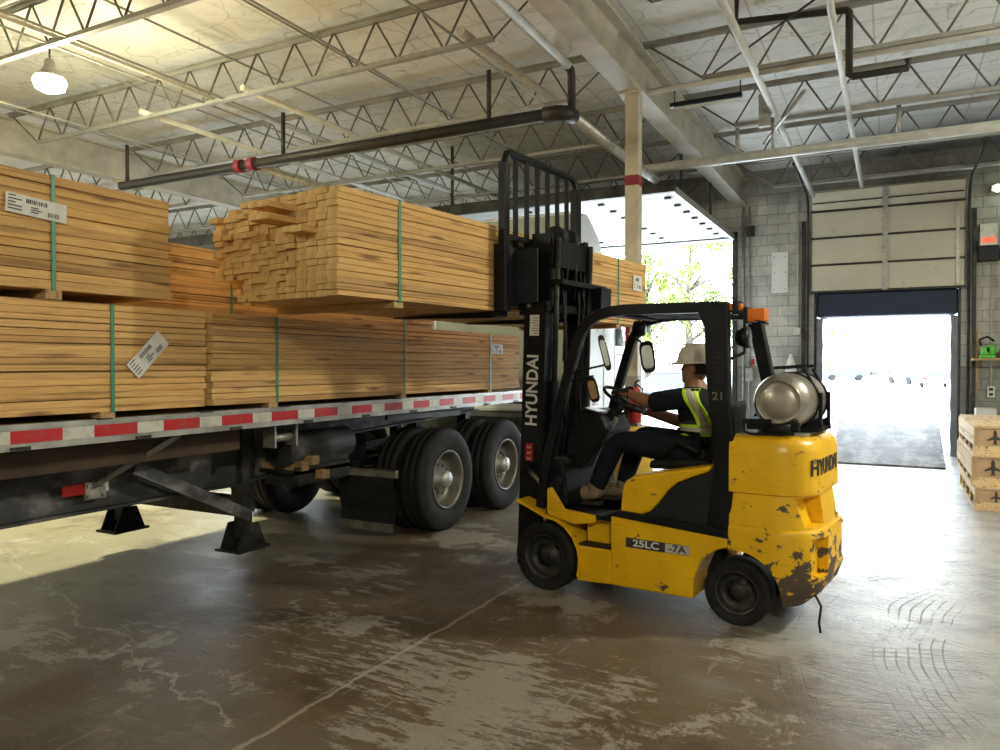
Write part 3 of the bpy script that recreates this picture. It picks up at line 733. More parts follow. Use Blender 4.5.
def bundle(name, loc, rz, L_, W_, H_, rows, cols, lab, straps, indiv=0, jag=False, group=None, labels=()):
    """local x=0 is the face toward the camera side (boards go to -x); y along length centred; z=0 bottom"""
    root = empty(name, loc, rz, lab, 'lumber', group)
    pit = H_/rows; cw = W_/cols
    B = Boards(L_, cw-.0015, pit-.0006)
    core = MB(); k = 0; gp = .0016 if jag else 0
    for c_ in range(cols):
        for r_ in range(rows):
            dx = random.uniform(-.004, .003) if c_ == 0 else 0
            dy = random.uniform(-.012, .012)
            if jag:
                dy = random.uniform(-.010, .010)
                if c_ >= 4: dy += random.uniform(-.02, .02)
                if c_ >= 9: dy += random.uniform(-.03, .03)
                if c_ >= 10 and (r_ > 14 or r_ < 4): dy += .10 + (4-r_)*.03*(r_ < 4)
                if (c_, r_) in ((5, 14), (4, 14), (5, 12), (4, 12)): dy = -.22
                if (c_, r_) in ((3, 10), (2, 10)): dy = -.12
            elif random.random() < .08: dy += random.uniform(-.01, .01)
            x = -cw*(c_+.5) + dx; z = pit*(r_+.5)
            if k < indiv or (c_ == 0):
                o = bpy.data.objects.new('board', random.choice(B.ms)); COL.objects.link(o); o.parent = root
                o.location = (x, dy, z)
                if random.random() < .5: o.scale.y = -1
                o.scale.z = random.choice((1, .985, .94, 1.0, .97, .84)); k += 1
            else:
                core.box(x-cw/2+gp, x+cw/2-gp, -L_/2+dy, L_/2+dy, z-pit/2+gp*.8, z+pit/2-gp*.8)
    co_ = core.build('inner_boards', [M['wood'], M['wood_end']], root); co_['kind'] = 'stuff'
    for p in co_.data.polygons:
        if abs(p.normal.y) > .9: p.material_index = 1
    for y in straps:
        s_ = MB(); t = .004
        s_.box(.003, .003+t, y-.011, y+.011, -.004, H_+.004); s_.box(-W_-.01, -W_-.004, y-.011, y+.011, -.004, H_+.004)
        s_.box(-W_-.01, .003+t, y-.011, y+.011, H_, H_+.004); s_.box(-W_-.01, .003+t, y-.011, y+.011, -.006, -.001)
        s_.build('strap', M['green_strap'], root)
    for (y, z, w_, h_, a_) in labels:
        l = MB().box(.011, .0125, -w_/2, w_/2, -h_/2, h_/2).build('label', M['paper'], root)
        l.location = (0, y, z); l.rotation_euler = (R(a_), 0, 0)
        q = MB()
        def mk(y0, y1, z0, z1): q.box(.0125, .0132, y0, y1, z0, z1)
        yy = -w_*.18
        while yy < w_*.16:
            ww = random.choice((.003, .005, .007)); mk(yy, yy+ww, h_*.12, h_*.34); yy += ww + random.choice((.003, .005))
        yy = w_*.18
        while yy < w_*.36:
            ww = random.choice((.003, .005)); mk(yy, yy+ww, -h_*.36, -h_*.12); yy += ww+.004
        for i in range(5): 
            z_ = h_*(.38-.17*i); mk(-w_*.46, -w_*.46+w_*random.uniform(.08, .22), z_-.003, z_+.003)
        for i in range(3): mk(-w_*.1, w_*random.uniform(.0, .12), -h_*(.05+.12*i)-.003, -h_*(.05+.12*i)+.003)
        q.build('print', M['ink'], l)
        for (ty, tz, sz, st) in ((-w_*.28, h_*.12, h_*.2, '2x4'), (-w_*.28, -h_*.2, h_*.13, 'KD')):
            pass
    return root
GB = 'strapped lumber bundles on the flatbed trailer'
zl = 1.41
def tb(x, y0, y1, z, H_, rows, lab, straps, labels=(), cols=13):
    ym = (y0+y1)/2
    return bundle('lumber_bundle', (x, ym, z), 0, y1-y0, 1.19, H_, rows, cols, lab, [s_-ym for s_ in straps], 0, False, GB, [(a-ym, b, c_, d, e) for a, b, c_, d, e in labels])
tb(-4.0, -1.35, 3.48, zl, .62, 16, 'front lower lumber bundle at the left with a slanted torn white label', (2.81, -.6), [(3.04, .335, .30, .115, 45)])
tb(-4.0, 3.53, 8.15, zl, .62, 16, 'long front lower lumber bundle with three straps over the trailer wheels', (4.12, 5.75, 7.41), [(7.55, .45, .30, .11, 0)])
tb(-4.0, -1.62, 3.21, 2.085, .61, 12, 'front upper lumber bundle at the far left with a wide white label', (2.47, -.5), [(2.38, .42, .32, .10, -3)], 8)
tb(-5.3, -1.35, 3.45, zl, .62, 16, 'back row lower lumber bundle behind the left front bundles', (1.0,))
tb(-5.3, 3.52, 8.3, zl, .62, 16, 'back row lower lumber bundle behind the long front bundle', (4.4, 7.0))
tb(-5.3, 3.40, 8.25, 2.085, .61, 12, 'back row upper lumber bundle half hidden under the raised load', (4.9, 7.6))
tb(-5.3, -1.5, 3.2, 2.085, .61, 12, 'back row upper lumber bundle hidden behind the far left one', (1.0,))
# dunnage timbers
def dunn(y, z, h_, lab, x1=-3.995):
    o = MB().box(x1-2.5, x1, y-.045, y+.045, z, z+h_).build('dunnage_timber', M['woodx'], bevel=.003); tag(o, lab, 'timber')
dunn(2.78, 1.372, .038, 'small timber spacer under the front lower bundle below its slanted label')
dunn(.6, 1.372, .038, 'timber spacer under the left front lower bundle out to the left')
for y, l in ((4.08, 'timber spacer below the first strap of the long front lower bundle'), (5.72, 'timber spacer below the middle strap of the long front lower bundle'), (7.4, 'timber spacer below the last strap of the long front lower bundle')): dunn(y, 1.372, .038, l)
dunn(2.47, 2.032, .052, 'timber spacer between the two stacked bundles at the far left')
dunn(.4, 2.032, .052, 'timber spacer between the stacked left bundles near the photo edge')
for y in (4.9, 7.5): 
    o = MB().box(-6.48, -5.31, y-.045, y+.045, 2.032, 2.084).build('dunnage_timber', M['woodx']); tag(o, 'timber spacer under the back row upper bundle, %s end' % ('near' if y < 6 else 'far'), 'timber')

# ------------------------------------------------------------------ flatbed trailer
tr = empty('flatbed_trailer', (-5.3, 3.0, 0), 0, 'long flatbed trailer loaded with strapped lumber bundles', 'trailer')
def T(mb, name, mat, bevel=0, par=None): 
    for i, v in enumerate(mb.v): mb.v[i] = (v[0]+5.3, v[1]-3.0, v[2])
    return mb.build(name, mat, par or tr, bevel)
TY0, TY1 = -4.0, 8.33
T(MB().box(-6.55, -4.03, TY0, TY1, 1.325, 1.37), 'deck', M['woodx'])
for sx, x in ((1, -4.0), (-1, -6.6)):
    b = MB(); a, c_ = (x-.05*sx, x) if sx > 0 else (x, x+.05)
    lo, hi = min(a, c_), max(a, c_)
    b.box(lo, hi, TY0, TY1, 1.235, 1.262); b.box(lo, hi-.008, TY0, TY1, 1.262, 1.345); b.box(lo, hi, TY0, TY1, 1.345, 1.372)
    T(b, 'side_rail', M['alu'])
T(MB().box(-4.0085, -4.004, 0, 8.28, 1.272, 1.338), 'reflective_tape', M['tape'])
for i in range(11):
    y = .6+i*.72; T(MB().box(-4.04, -3.995, y-.05, y+.05, 1.368, 1.378), 'winch_track', M['dark_steel']); T(MB().box(-4.02, -3.99, y+.2, y+.3, 1.238, 1.256), 'stake_pocket', M['dark_steel'])
T(MB().box(-4.06, -3.975, 8.33, 8.40, 1.215, 1.385), 'corner_cap', M['galv'], .006)
T(MB().box(-6.6, -4.0, 8.33, 8.38, 1.20, 1.36), 'rear_sill', M['dark_steel'])
for x in (-4.62, -5.98):
    b = MB()
    pr = [(TY0, 1.30), (TY1-.2, 1.30), (TY1-.2, 1.12), (5.3, 1.02), (4.7, .78), (4.3, .74), (TY0, .74)]
    b.prism(pr, x-.006, x+.006, axis='x')
    for (y0, z0), (y1, z1) in zip(pr[2:-1], pr[3:]): b.bar((x, y0, z0), (x, y1, z1), .14, .018)
    b.box(x-.07, x+.07, TY0, TY1-.2, 1.30, 1.318)
    T(b, 'main_beam', M['chassis'])
b = MB()
for i in range(26):
    y = -3.6+i*.46
    b.box(-6.5, -4.06, y-.02, y+.02, 1.22, 1.32)
cm = T(b, 'cross_members', M['dark_steel'])
T(MB().box(-4.30, -4.25, TY0, 4.0, 1.06, 1.20), 'side_timber', M['old_timber'])
T(MB().box(-4.549, -4.543, 2.85, 3.05, .86, .93), 'reflector', M['red_lens'])
T(MB().box(-4.549, -4.543, 3.05, 3.16, .86, .93), 'reflector', M['paper'])
# landing gear
for x, l in ((-4.62, 1), (-6.10, 0)):
    y = 4.38
    T(MB().box(x-.065, x+.065, y-.065, y+.065, .50, 1.26), 'landing_leg', M['dark_steel'], .006)
    T(MB().box(x-.05, x+.05, y-.05, y+.05, .30, .52), 'leg_inner', M['dark_steel'], .004)
    b = MB(); 
    for dx in (-.09, .09): b.prism([(y-.15, .22), (y+.15, .22), (y+.07, .42), (y-.07, .42)], x+dx-.008, x+dx+.008, axis='x')
    b.box(x-.13, x+.13, y-.17, y+.17, .205, .225); b.cyl((x-.12, y, .36), (x+.12, y, .36), .025, 10)
    T(b, 'landing_foot', M['black'] if not l else M['dark_steel'])
T(MB().box(-6.06, -4.66, 4.33, 4.43, .47, .62), 'leg_cross_member', M['dark_steel'])
T(MB().bar((-4.46, 3.28, 1.0), (-4.48, 4.30, .50), .05, .085), 'leg_brace', M['chassis'])
T(MB().bar((-6.0, 3.35, .98), (-6.0, 4.32, .52), .06, .09), 'leg_brace', M['chassis'])
T(MB().bar((-4.1, 3.35, 1.22), (-4.54, 3.06, .90), .05, .03), 'rail_strut', M['steel'])
b = MB(); b.box(-4.56, -4.54, 3.0, 3.14, .82, .93); 
for dy in (-.05, .05):
    for dz in (-.035, .035): b.cyl((-4.54, 3.07+dy, .875+dz), (-4.525, 3.07+dy, .875+dz), .012, 8)
T(b, 'strut_bracket', M['galv'])
b = MB(); b.cyl((-4.2, 4.25, 1.12), (-4.2, 4.48, 1.12), .035, 12); b.box(-4.26, -4.14, 4.24, 4.26, 1.05, 1.24); b.box(-4.26, -4.14, 4.47, 4.49, 1.05, 1.24)
T(b, 'strap_winch', M['galv'])
T(MB().tube([(-4.35, 4.5, 1.0), (-4.35, 5.3, 1.0)], .14, 18), 'air_tank', M['chassis'])
b = MB(); b.box(-5.8, -4.2, 4.55, 5.2, .80, .83); b.box(-4.24, -4.2, 4.55, 5.2, .74, .86); T(b, 'dunnage_rack', M['dark_steel'])
b = MB(); b.box(-4.62, -4.25, 4.62, 5.25, .70, 1.08); T(b, 'toolbox', M['dark_steel'], .01)
# suspension
b = MB()
for x in (-4.78, -5.82): b.box(x-.05, x+.05, 5.9, 8.2, .66, .74); b.box(x-.06, x+.06, 6.0, 6.1, .7, 1.1); b.box(x-.06, x+.06, 7.0, 7.1, .7, 1.1); b.box(x-.06, x+.06, 8.1, 8.2, .7, 1.1)
T(b, 'suspension', M['black'])
for y in (6.50, 7.80):
    T(MB().cyl((-6.4, y, .52), (-4.2, y, .52), .065, 16), 'axle', M['black'])
    b = MB(); b.cyl((-6.3, y, .52), (-6.1, y, .52), .2, 20); b.cyl((-4.5, y, .52), (-4.3, y, .52), .2, 20); T(b, 'brake_drum', M['dark_steel'])
def tyre_prof(r_, w_, rr):
    h = w_/2; return [(rr, -h*.82), (rr+.03, -h*.95), (r_-.10, -h), (r_-.03, -h*.94), (r_-.006, -h*.78), (r_, -h*.6),
            (r_, -h*.36), (r_-.012, -h*.34), (r_-.012, -h*.28), (r_, -h*.26), (r_, h*.26), (r_-.012, h*.28), (r_-.012, h*.34), (r_, h*.36),
            (r_, h*.6), (r_-.006, h*.78), (r_-.03, h*.94), (r_-.10, h), (rr+.03, h*.95), (rr, h*.82)]
for y in (6.50, 7.80):
    for sd, xs in ((1, (-4.115, -4.43)), (-1, (-6.455, -6.14))):
        for j, x in enumerate(xs):
            w_ = empty('wheel', (x+5.3, y-3.0, .52), 0); w_.parent = tr
            Mx = Matrix.Rotation(R(90)*sd, 4, 'Y')
            t = MB().lathe(tyre_prof(.52, .27, .29), 48, Mx, True); t.build('tyre', M['rubber'], w_)
            b = MB(); b.lathe([(.29, .115), (.30, .125), (.285, .13), (.27, .10), (.255, .02), (.235, -.01), (.20, -.02), (.17, -.005), (.14, -.0), (.12, .0), (.0, .0), (.0, -.03), (.25, -.05), (.28, -.09), (.29, -.11)], 48, Mx); b.build('rim', M['rim'], w_)
            if j == 0:
                b = MB(); b.lathe([(.115, 0), (.115, .03), (.095, .05), (.09, .10), (.075, .13), (.0, .14)], 24, Mx); b.build('hub', M['alu'], w_)
                b = MB(); hl = MB()
                for k in range(10):
                    a = 2*PI*k/10; p = Mx @ Vector((.145*math.cos(a), .145*math.sin(a), .0)); q = Mx @ Vector((.145*math.cos(a), .145*math.sin(a), .025)); b.cyl(p, q, .013, 6)
                for k in range(5):
                    a = 2*PI*(k+.5)/5; p = Mx @ Vector((.20*math.cos(a), .20*math.sin(a), -.022)); q = Mx @ Vector((.20*math.cos(a), .20*math.sin(a), -.016)); hl.cyl(p, q, .024, 12)
                b.build('lug_nuts', M['steel'], w_); hl.build('hand_hole', M['black'], w_)
# mud flap with hanger
b = MB(); rings = []
for i in range(7):
    z = .13+.50*i/6; b_ = .02*math.sin(i*1.1)
    rings.append([(-4.72, 5.70+b_, z), (-4.10, 5.70+b_, z), (-4.10, 5.71+b_, z), (-4.72, 5.71+b_, z)])
b.loft(rings, False); T(b, 'mud_flap', M['rubber'])
T(MB().box(-4.72, -4.10, 5.69, 5.698, .12, .20), 'flap_weight', M['steel'])
b = MB(); b.box(-4.85, -4.06, 5.68, 5.73, .63, .70); b.box(-4.9, -4.82, 5.66, 5.75, .60, .78); T(b, 'flap_hanger', M['steel'], .004)
# lamps on a plate beyond
b = MB(); b.box(-6.4, -5.3, 5.50, 5.52, .62, .86); T(b, 'lamp_plate', M['black'])
for x in (-6.2, -5.95, -5.7): T(MB().cyl((x, 5.48, .72), (x, 5.50, .72), .05, 16), 'marker_lamp', M['red_lens'] if x != -5.95 else M['steel'])
T(MB().box(-4.66, -4.655, 4.95, 5.3, 1.03, 1.09), 'reflector', M['red_lens'])
T(MB().bar((-4.1, 5.6, 1.2), (-4.1, 6.9, 1.17), .03, .05), 'air_line_guard', M['dark_steel'])
# loose dunnage sticks stowed below
for i, (z, y) in enumerate(((.80, 4.62), (.84, 4.71), (.72, 4.80))):
    o = MB().box(-5.6, -4.18+.03*i, y-.04, y+.04, z+.03, z+.07+.03).build('dunnage_stick', M['woodx']); o.parent = tr; o.location = (5.3, -3.0, 0)
# ------------------------------------------------------------------ second truck
tk = empty('white_truck', (-5.4, 12.0, 0), 0, 'white sleeper truck standing in the drive-through doorway beyond the lumber', 'truck')
def K(mb, name, mat, bevel=0): return mb.build(name, mat, tk, bevel)
prof = [(-1.7, .95), (-1.7, 3.95), (-1.2, 3.98), (-.75, 3.72), (-.3, 3.25), (.0, 2.72), (.25, 2.62), (.62, 1.95), (1.6, 1.72), (1.72, 1.5), (1.72, .7), (.2, .7), (.1, .95)]
b = MB(); b.prism(prof, -1.2, 1.28, axis='x'); o = K(b, 'cab', M['truck_white'], .06)
K(MB().box(-1.15, 1.23, -1.712, -1.70, 1.1, 3.9), 'rear_panel', M['truck_rear'])
K(MB().prism([(.05, 2.0), (.58, 2.0), (.22, 2.5), (.05, 2.5)], 1.278, 1.29, axis='x'), 'side_window', M['glass'])
b = MB(); b.box(1.283, 1.288, -.52, -.50, 1.0, 2.6); b.box(1.283, 1.288, .0, .01, 1.0, 2.6); K(b, 'door_seam', M['steel'])
K(MB().box(1.282, 1.29, -.8, -.65, 1.15, 1.35), 'fuel_vent', M['steel'])
for i in range(4): K(MB().box(1.283, 1.289, -1.35+i*.16, -1.24+i*.16, 1.05, 1.17), 'sticker', M['red_lens'] if i % 2 == 0 else M['steel'])
b = MB(); b.tube([(1.28, .4, 2.4), (1.5, .45, 2.45), (1.5, .45, 1.9), (1.28, .4, 1.85)], .015, 6); b.box(1.44, 1.56, .43, .5, 1.95, 2.4); K(b, 'mirror', M['black'])
K(MB().box(-.9, 1.0, -2.6, 1.5, .72, .95), 'chassis', M['dark_steel'])
for yy in (1.0, -2.2):
    for x in (-1.05, 1.1): 
        b = MB(); b.lathe(tyre_prof(.5, .28, .28), 36, Matrix.Translation((x, yy, .5)) @ Matrix.Rotation(R(90), 4, 'Y'), True); K(b, 'tyre', M['rubber'])
        b = MB(); b.cyl((x-.1, yy, .5), (x+.1, yy, .5), .29, 24); K(b, 'rim', M['rim'])
b = MB(); b.lathe([(.0, -.6), (.3, -.6), (.32, -.57), (.32, .57), (.3, .6), (0, .6)], 24, Matrix.Translation((1.0, -.5, .72)) @ Matrix.Rotation(R(90), 4, 'X')); K(b, 'fuel_tank', M['alu'])
# ------------------------------------------------------------------ forklift (local: x forward, y toward the camera, z up)
TH = R(7.26); FO = (-2.299, 5.103, 0); FR = PI - TH
fk = empty('forklift', FO, FR, 'worn yellow forklift with a black overhead guard lifting lumber off the trailer', 'forklift')
def F(mb, name, mat, bevel=0, par=None): return mb.build(name, M[mat] if isinstance(mat, str) else mat, par or fk, bevel)
W = -1.07
# --- body shell
side = [(-.30, .11), (-1.14, .13)] + arc(-1.42, .21, .285, 195-180+0, 75, 6)[1:0] + [(-1.145, .28), (-1.20, .40), (-1.29, .475), (-1.37, .50), (-1.37, .57), (-.55, .625), (-.55, .13+.0)]
poly = [(-.54, .125), (-1.14, .13), (-1.15, .28), (-1.20, .40), (-1.29, .475), (-1.372, .50), (-1.372, .565), (-.54, .625)]
b = MB(); b.prism(poly, -.02, -.30); F(b, 'side_panel', 'yellow', .012)
b = MB(); b.prism(poly, W+.30, W+.02); F(b, 'side_panel', 'yellow', .012)
b = MB(); b.prism([(-.20, .16), (-1.12, .16), (-1.12, .60), (-.20, .60)], -.29, W+.29); F(b, 'frame', 'black')
for s0, s1 in ((-.02, -.30), (W+.30, W+.02)):
    st = MB(); st.prism([(-.27, .11), (-.54, .125), (-.54, .37), (-.27, .37)], s0, s1); F(st, 'step_side', 'yellow', .01)
    F(MB().box(-.54, -.28, min(s0, s1)+.01, max(s0, s1)-.005, .372, .385), 'step_plate', 'greyblack')
    st = MB(); st.prism([(-.30, .385), (-.54, .385), (-.54, .572), (-.30, .558)], s0-.10 if s0 > -.5 else s0, s1 if s0 > -.5 else s1-.10); F(st, 'step_back', 'yellow', .008)
# front fenders
for s0, s1 in ((.0, -.26), (W+.26, W)):
    pts = [(.24, .655), (.16, .63)] + [( .315*math.cos(R(a)), .25+.315*math.sin(R(a))) for a in (72, 90, 108, 126, 144, 162, 180, 200)]
    pts[2] = (.08, .60)
    outer = pts; th = .022
    inner = []
    for i, p in enumerate(pts):
        q = pts[min(i+1, len(pts)-1)]; r_ = pts[max(i-1, 0)]; d = Vector((q[0]-r_[0], q[1]-r_[1])).normalized()
        inner.append((p[0]+d.y*th*-1, p[1]+d.x*th))
    b = MB(); b.prism(outer + inner[::-1], s0, s1); F(b, 'front_fender', 'yellow')
    b = MB(); b.prism([(-.02, .57), (-.02, .76), (-.05, .77), (-.16, .62), (-.42, .60), (-.42, .55), (-.25, .52)], s0-.01 if s0 > -.5 else s0+.01, s0-.05 if s0 > -.5 else s0+.05); F(b, 'cowl_bracket', 'yellow', .006)
# floor and black mid skirt
b = MB(); b.prism([(-.0, .60), (-.62, .60), (-.62, .575), (.0, .56)], -.03, W+.03); F(b, 'floor_plate', 'black')
b = MB(); b.prism([(-.44, .585), (-.60, .66), (-1.36, .615), (-1.385, .56), (-.54, .615)], -.012, -.10); F(b, 'lower_trim', 'black', .006)
b = MB(); b.prism([(-.44, .585), (-.60, .66), (-1.36, .615), (-1.385, .56), (-.54, .615)], W+.012, W+.10); F(b, 'lower_trim', 'black', .006)
# seat cowl, yellow nose with black cover behind
yc = [(-.60, .64), (-.615, .80), (-.64, .87), (-.70, .905), (-1.26, 1.02), (-1.235, .975), (-1.13, .935), (-1.02, .885), (-.95, .825), (-.88, .73), (-.82, .665), (-.74, .635)]
bc = [(-.74, .63), (-.82, .66), (-.88, .725), (-.95, .82), (-1.02, .88), (-1.13, .93), (-1.235, .97), (-1.26, 1.015), (-1.40, 1.05), (-1.40, .58), (-1.0, .60)]
for sgn, o_ in ((1, -.045), (-1, W+.045)):
    b = MB(); b.prism(yc, o_, o_-.3*sgn); F(b, 'seat_cowl', 'yellow', .03)
    b = MB(); b.prism(bc, o_-.005*sgn, o_-.3*sgn); F(b, 'side_cover', 'greyblack', .015)
b = MB(); b.prism([(-.64, .62), (-.66, .88), (-1.36, 1.0), (-1.36, .6)], -.3, W+.3); F(b, 'engine_hood', 'greyblack')
# --- counterweight
def ring(z, rear, inset, r_, front=-1.375, n=8):
    y1, y0 = -.02-inset, W+.02+inset; pts = [(front, y1, z), ]
    pts = [(front, y1, z)]
    for i in range(n+1):
        a = R(90*i/n); pts.append((rear + r_ - r_*math.sin(a), y1 - r_ + r_*math.cos(a), z))
    for i in range(n+1):
        a = R(90*i/n); pts.append((rear + r_ - r_*math.cos(a), y0 + r_ - r_*math.sin(a), z))
    pts.append((front, y0, z)); return pts
rr = [(.135, -1.78, .06, .22), (.16, -1.84, .02, .24), (.24, -1.93, .0, .26), (.34, -1.965, .0, .27), (.60, -1.965, .0, .27), (.635, -1.955, .006, .27), (.65, -1.935, .02, .26), (.74, -1.925, .026, .26),
      (.86, -1.905, .036, .25), (.868, -1.93, .014, .26), (1.12, -1.925, .014, .26), (1.18, -1.91, .02, .25), (1.215, -1.88, .045, .23), (1.228, -1.84, .08, .2)]
rr = [(z_, r0_+.045, i_, q_) for z_, r0_, i_, q_ in rr]
b = MB(); b.loft([ring(*x) for x in rr]); cw = F(b, 'counterweight', 'yellow')
def cutter(mb):
    me = mb.mesh('cut'); o = bpy.data.objects.new('cut', me); COL.objects.link(o); o.parent = fk; bpy.context.view_layer.update(); return o
c_ = MB(); c_.cyl((-1.42, .1, .21), (-1.42, W-.1, .21), .285, 40); boolean(cw, cutter(c_))
for s0 in (-.10, W+.34):
    c_ = MB(); c_.prism([(-1.76, .845), (-2.05, .86), (-2.05, .67), (-1.82, .67)], s0, s0-.24); boolean(cw, cutter(c_))
    c_ = MB(); c_.prism([(-1.86, .60), (-2.05, .60), (-2.05, .36), (-1.86, .36)], s0-.02, s0-.22); boolean(cw, cutter(c_))
cw.data.polygons.foreach_set('use_smooth', [True]*len(cw.data.polygons))
try:
    cw.data.set_sharp_from_angle(angle=R(32))
except Exception: pass
F(MB().box(-1.39, -1.80, -.2, W+.2, 1.226, 1.24), 'tank_base_plate', 'galv', .003)
c_ = MB().tube([(-1.88, -.14, .26), (-1.92, -.12, .2), (-1.91, -.11, .1), (-1.92, -.105, .04)], .008, 6); F(c_, 'hanging_cable', 'cable')
# lettering
X_, Y_, Z_ = Vector((1, 0, 0)), Vector((0, 1, 0)), Vector((0, 0, 1))
F(MB().box(-.66, -1.12, -.021, -.0165, .412, .478, Matrix.Identity(4)), 'model_plate', 'ink')
F(MB().box(-.95, -1.12, -.0165, -.0155, .415, .475), 'plate_end', 'pipe')
text('model_lettering', '25LC', .066, frame((-.81, -.0150, .445), -X_, Z_, Y_), M['paper'], fk, .0008, .0015, 1.35)
text('model_lettering', '-7A', .066, frame((-1.035, -.0140, .445), -X_, Z_, Y_), M['ink'], fk, .0008, .0015, 1.25)
def wrap_rear(u, v, w_):
    rear, r_, y1 = -1.884, .26, -.034
    t = u + .76; L1 = .20; La = r_*PI/2
    if t < L1: return Vector((rear + r_ + (L1-t), y1+.001+w_, 1.03+v))
    if t < L1+La:
        a = (t-L1)/r_; return Vector((rear + r_ - (r_+.001+w_)*math.sin(a), y1 - r_ + (r_+.001+w_)*math.cos(a), 1.03+v))
    return Vector((rear-.001-w_, y1-r_-(t-L1-La), 1.03+v))
text('rear_lettering', 'HYUNDAI', .14, Matrix.Identity(4), M['ink'], fk, .002, .003, .95, wrap_rear)
# --- wheels
for s_, r_, a_, w_ in ((-.10, .25, 0, .2), (W+.10, .25, 0, .2), (-.13, .212, -1.42, .17), (W+.13, .212, -1.42, .17)):
    w0 = empty('wheel', (a_, s_, r_), 0); w0.parent = fk
    sg_ = 1 if s_ > -.5 else -1
    Mx = Matrix.Rotation(R(-90)*sg_, 4, 'X')
    h = w_/2
    MB().lathe([(r_*.66, -h*.9), (r_*.70, -h), (r_*.93, -h), (r_, -h*.85), (r_, h*.85), (r_*.975, h*.97), (r_*.93, h), (r_*.70, h), (r_*.66, h*.9)], 48, Mx, True).build('tyre', M['rubber'], w0)
    MB().lathe([(r_*.66, h*.9), (r_*.67, h*1.0), (r_*.63, h*1.0), (r_*.60, h*.5), (r_*.55, h*.2), (r_*.30, h*.15), (r_*.26, h*.6), (r_*.12, h*.7), (0, h*.7)], 40, Mx).build('rim', M['dark_steel'], w0)
    b = MB()
    for k in range(8):
        an = 2*PI*k/8; p = Mx @ Vector((r_*.40*math.cos(an), r_*.40*math.sin(an), h*.15)); q = Mx @ Vector((r_*.40*math.cos(an), r_*.40*math.sin(an), h*.4)); b.cyl(p, q, .012, 6)
    b.build('wheel_nuts', M['dark_steel'], w0)
# --- overhead guard
def rail(s_, name):
    pts = [(.07, .60), (.03, .89), (-.03, 1.14), (-.155, 1.58), (-.245, 1.86), (-.28, 1.93), (-.33, 1.99), (-.40, 2.035), (-.50, 2.06), (-.62, 2.07), (-1.30, 2.06)]
    rg = []
    for i, p in enumerate(pts):
        q = pts[min(i+1, len(pts)-1)]; r0 = pts[max(i-1, 0)]; d = Vector((q[0]-r0[0], q[1]-r0[1])).normalized(); nn_ = Vector((-d.y, d.x))*.036
        rg.append([(p[0]+nn_.x, s_+.03, p[1]+nn_.y), (p[0]+nn_.x, s_-.03, p[1]+nn_.y), (p[0]-nn_.x, s_-.03, p[1]-nn_.y), (p[0]-nn_.x, s_+.03, p[1]-nn_.y)])
    b = MB(); b.loft(rg, False); return F(b, name, 'black', .008)
rail(-.08, 'guard_rail'); rail(W+.08, 'guard_rail')
for s_, nm in ((-.08, 1), (W+.08, 0)):
    b = MB(); b.prism([(-1.36, 2.09), (-1.13, 2.09), (-1.20, 1.93), (-1.215, 1.6), (-1.25, 1.3), (-1.27, 1.02), (-1.22, .62), (-1.39, .60), (-1.405, 1.15), (-1.37, 1.5)], s_+.035, s_-.035)
    if not nm: b = MB(); b.prism([(-1.31, 2.05), (-1.20, 2.05), (-1.32, 1.52), (-1.36, 1.0), (-1.36, .62), (-1.43, .60), (-1.46, 1.0), (-1.42, 1.52)], s_+.035, s_-.035)
    F(b, 'rear_pillar', 'black', .012)
F(MB().bar((-1.27, W+.10, 2.03), (-1.42, W+.10, 1.42), .06, .10), 'rear_brace', 'black', .01) if False else None
# roof bars
for a_ in (-.46, -1.30): F(MB().box(a_-.04, a_+.04, W+.08, -.08, 2.035, 2.085), 'guard_cross_bar', 'black', .006)
for s_ in (-.22, -.36, -.50, -.64, -.78, -.90): F(MB().bar((-.48, s_, 2.07), (-1.28, s_, 2.065), .012, .05), 'roof_bar', 'black')
F(MB().box(-.5, -1.26, W+.14, -.14, 2.085, 2.092), 'roof_sheet', M['glass_clear']) if 'glass_clear' in M else None
# vents and number on pillar
b = MB()
for i in range(7): b.box(-1.335, -1.265, -.046, -.043, 1.56+i*.032, 1.572+i*.032)
F(b, 'vent_slots', 'greyblack')
text('number_lettering', '21', .075, frame((-1.30, -.0435, 1.475), -X_, Z_, Y_), M['steel'], fk, .0008, .001, 1.1)
# lights
def light(name, c_, d_, mat, par=None): return F(MB().cbox(c_, d_), name, mat, .008)
light('tail_lamp', (-1.36-.03, -.10, 2.055), (.10, .05, .045), 'orange')
light('lamp_housing', (-1.40, -.12, 2.05), (.04, .12, .09), 'black')
light('strobe_lamp', (-1.52, -.14, 2.00), (.12, .10, .085), 'orange')
light('strobe_guard', (-1.46, -.14, 2.0), (.03, .11, .11), 'black')
b = MB(); b.bar((-1.36, -.14, 2.03), (-1.58, -.14, 1.945), .1, .012); F(b, 'lamp_bracket', 'black')
for (a_, s_, z_, dr) in ((-.38, -.85, 1.97, 1), (-1.42, -.2, 1.86, -1)):
    b = MB(); b.lathe([(0, -.05), (.05, -.045), (.07, 0), (.07, .03), (0, .03)], 18, Matrix.Translation((a_, s_, z_)) @ Matrix.Rotation(R(90)*dr, 4, 'Y')); b.cyl((a_, s_, z_), (a_, s_, z_+.12), .01, 6)
    F(b, 'work_lamp', 'black')
b = MB(); b.tube([(-1.36, -.1, 1.72), (-1.42, -.2, 1.76), (-1.42, -.2, 1.84)], .012, 6); F(b, 'lamp_arm', 'black')
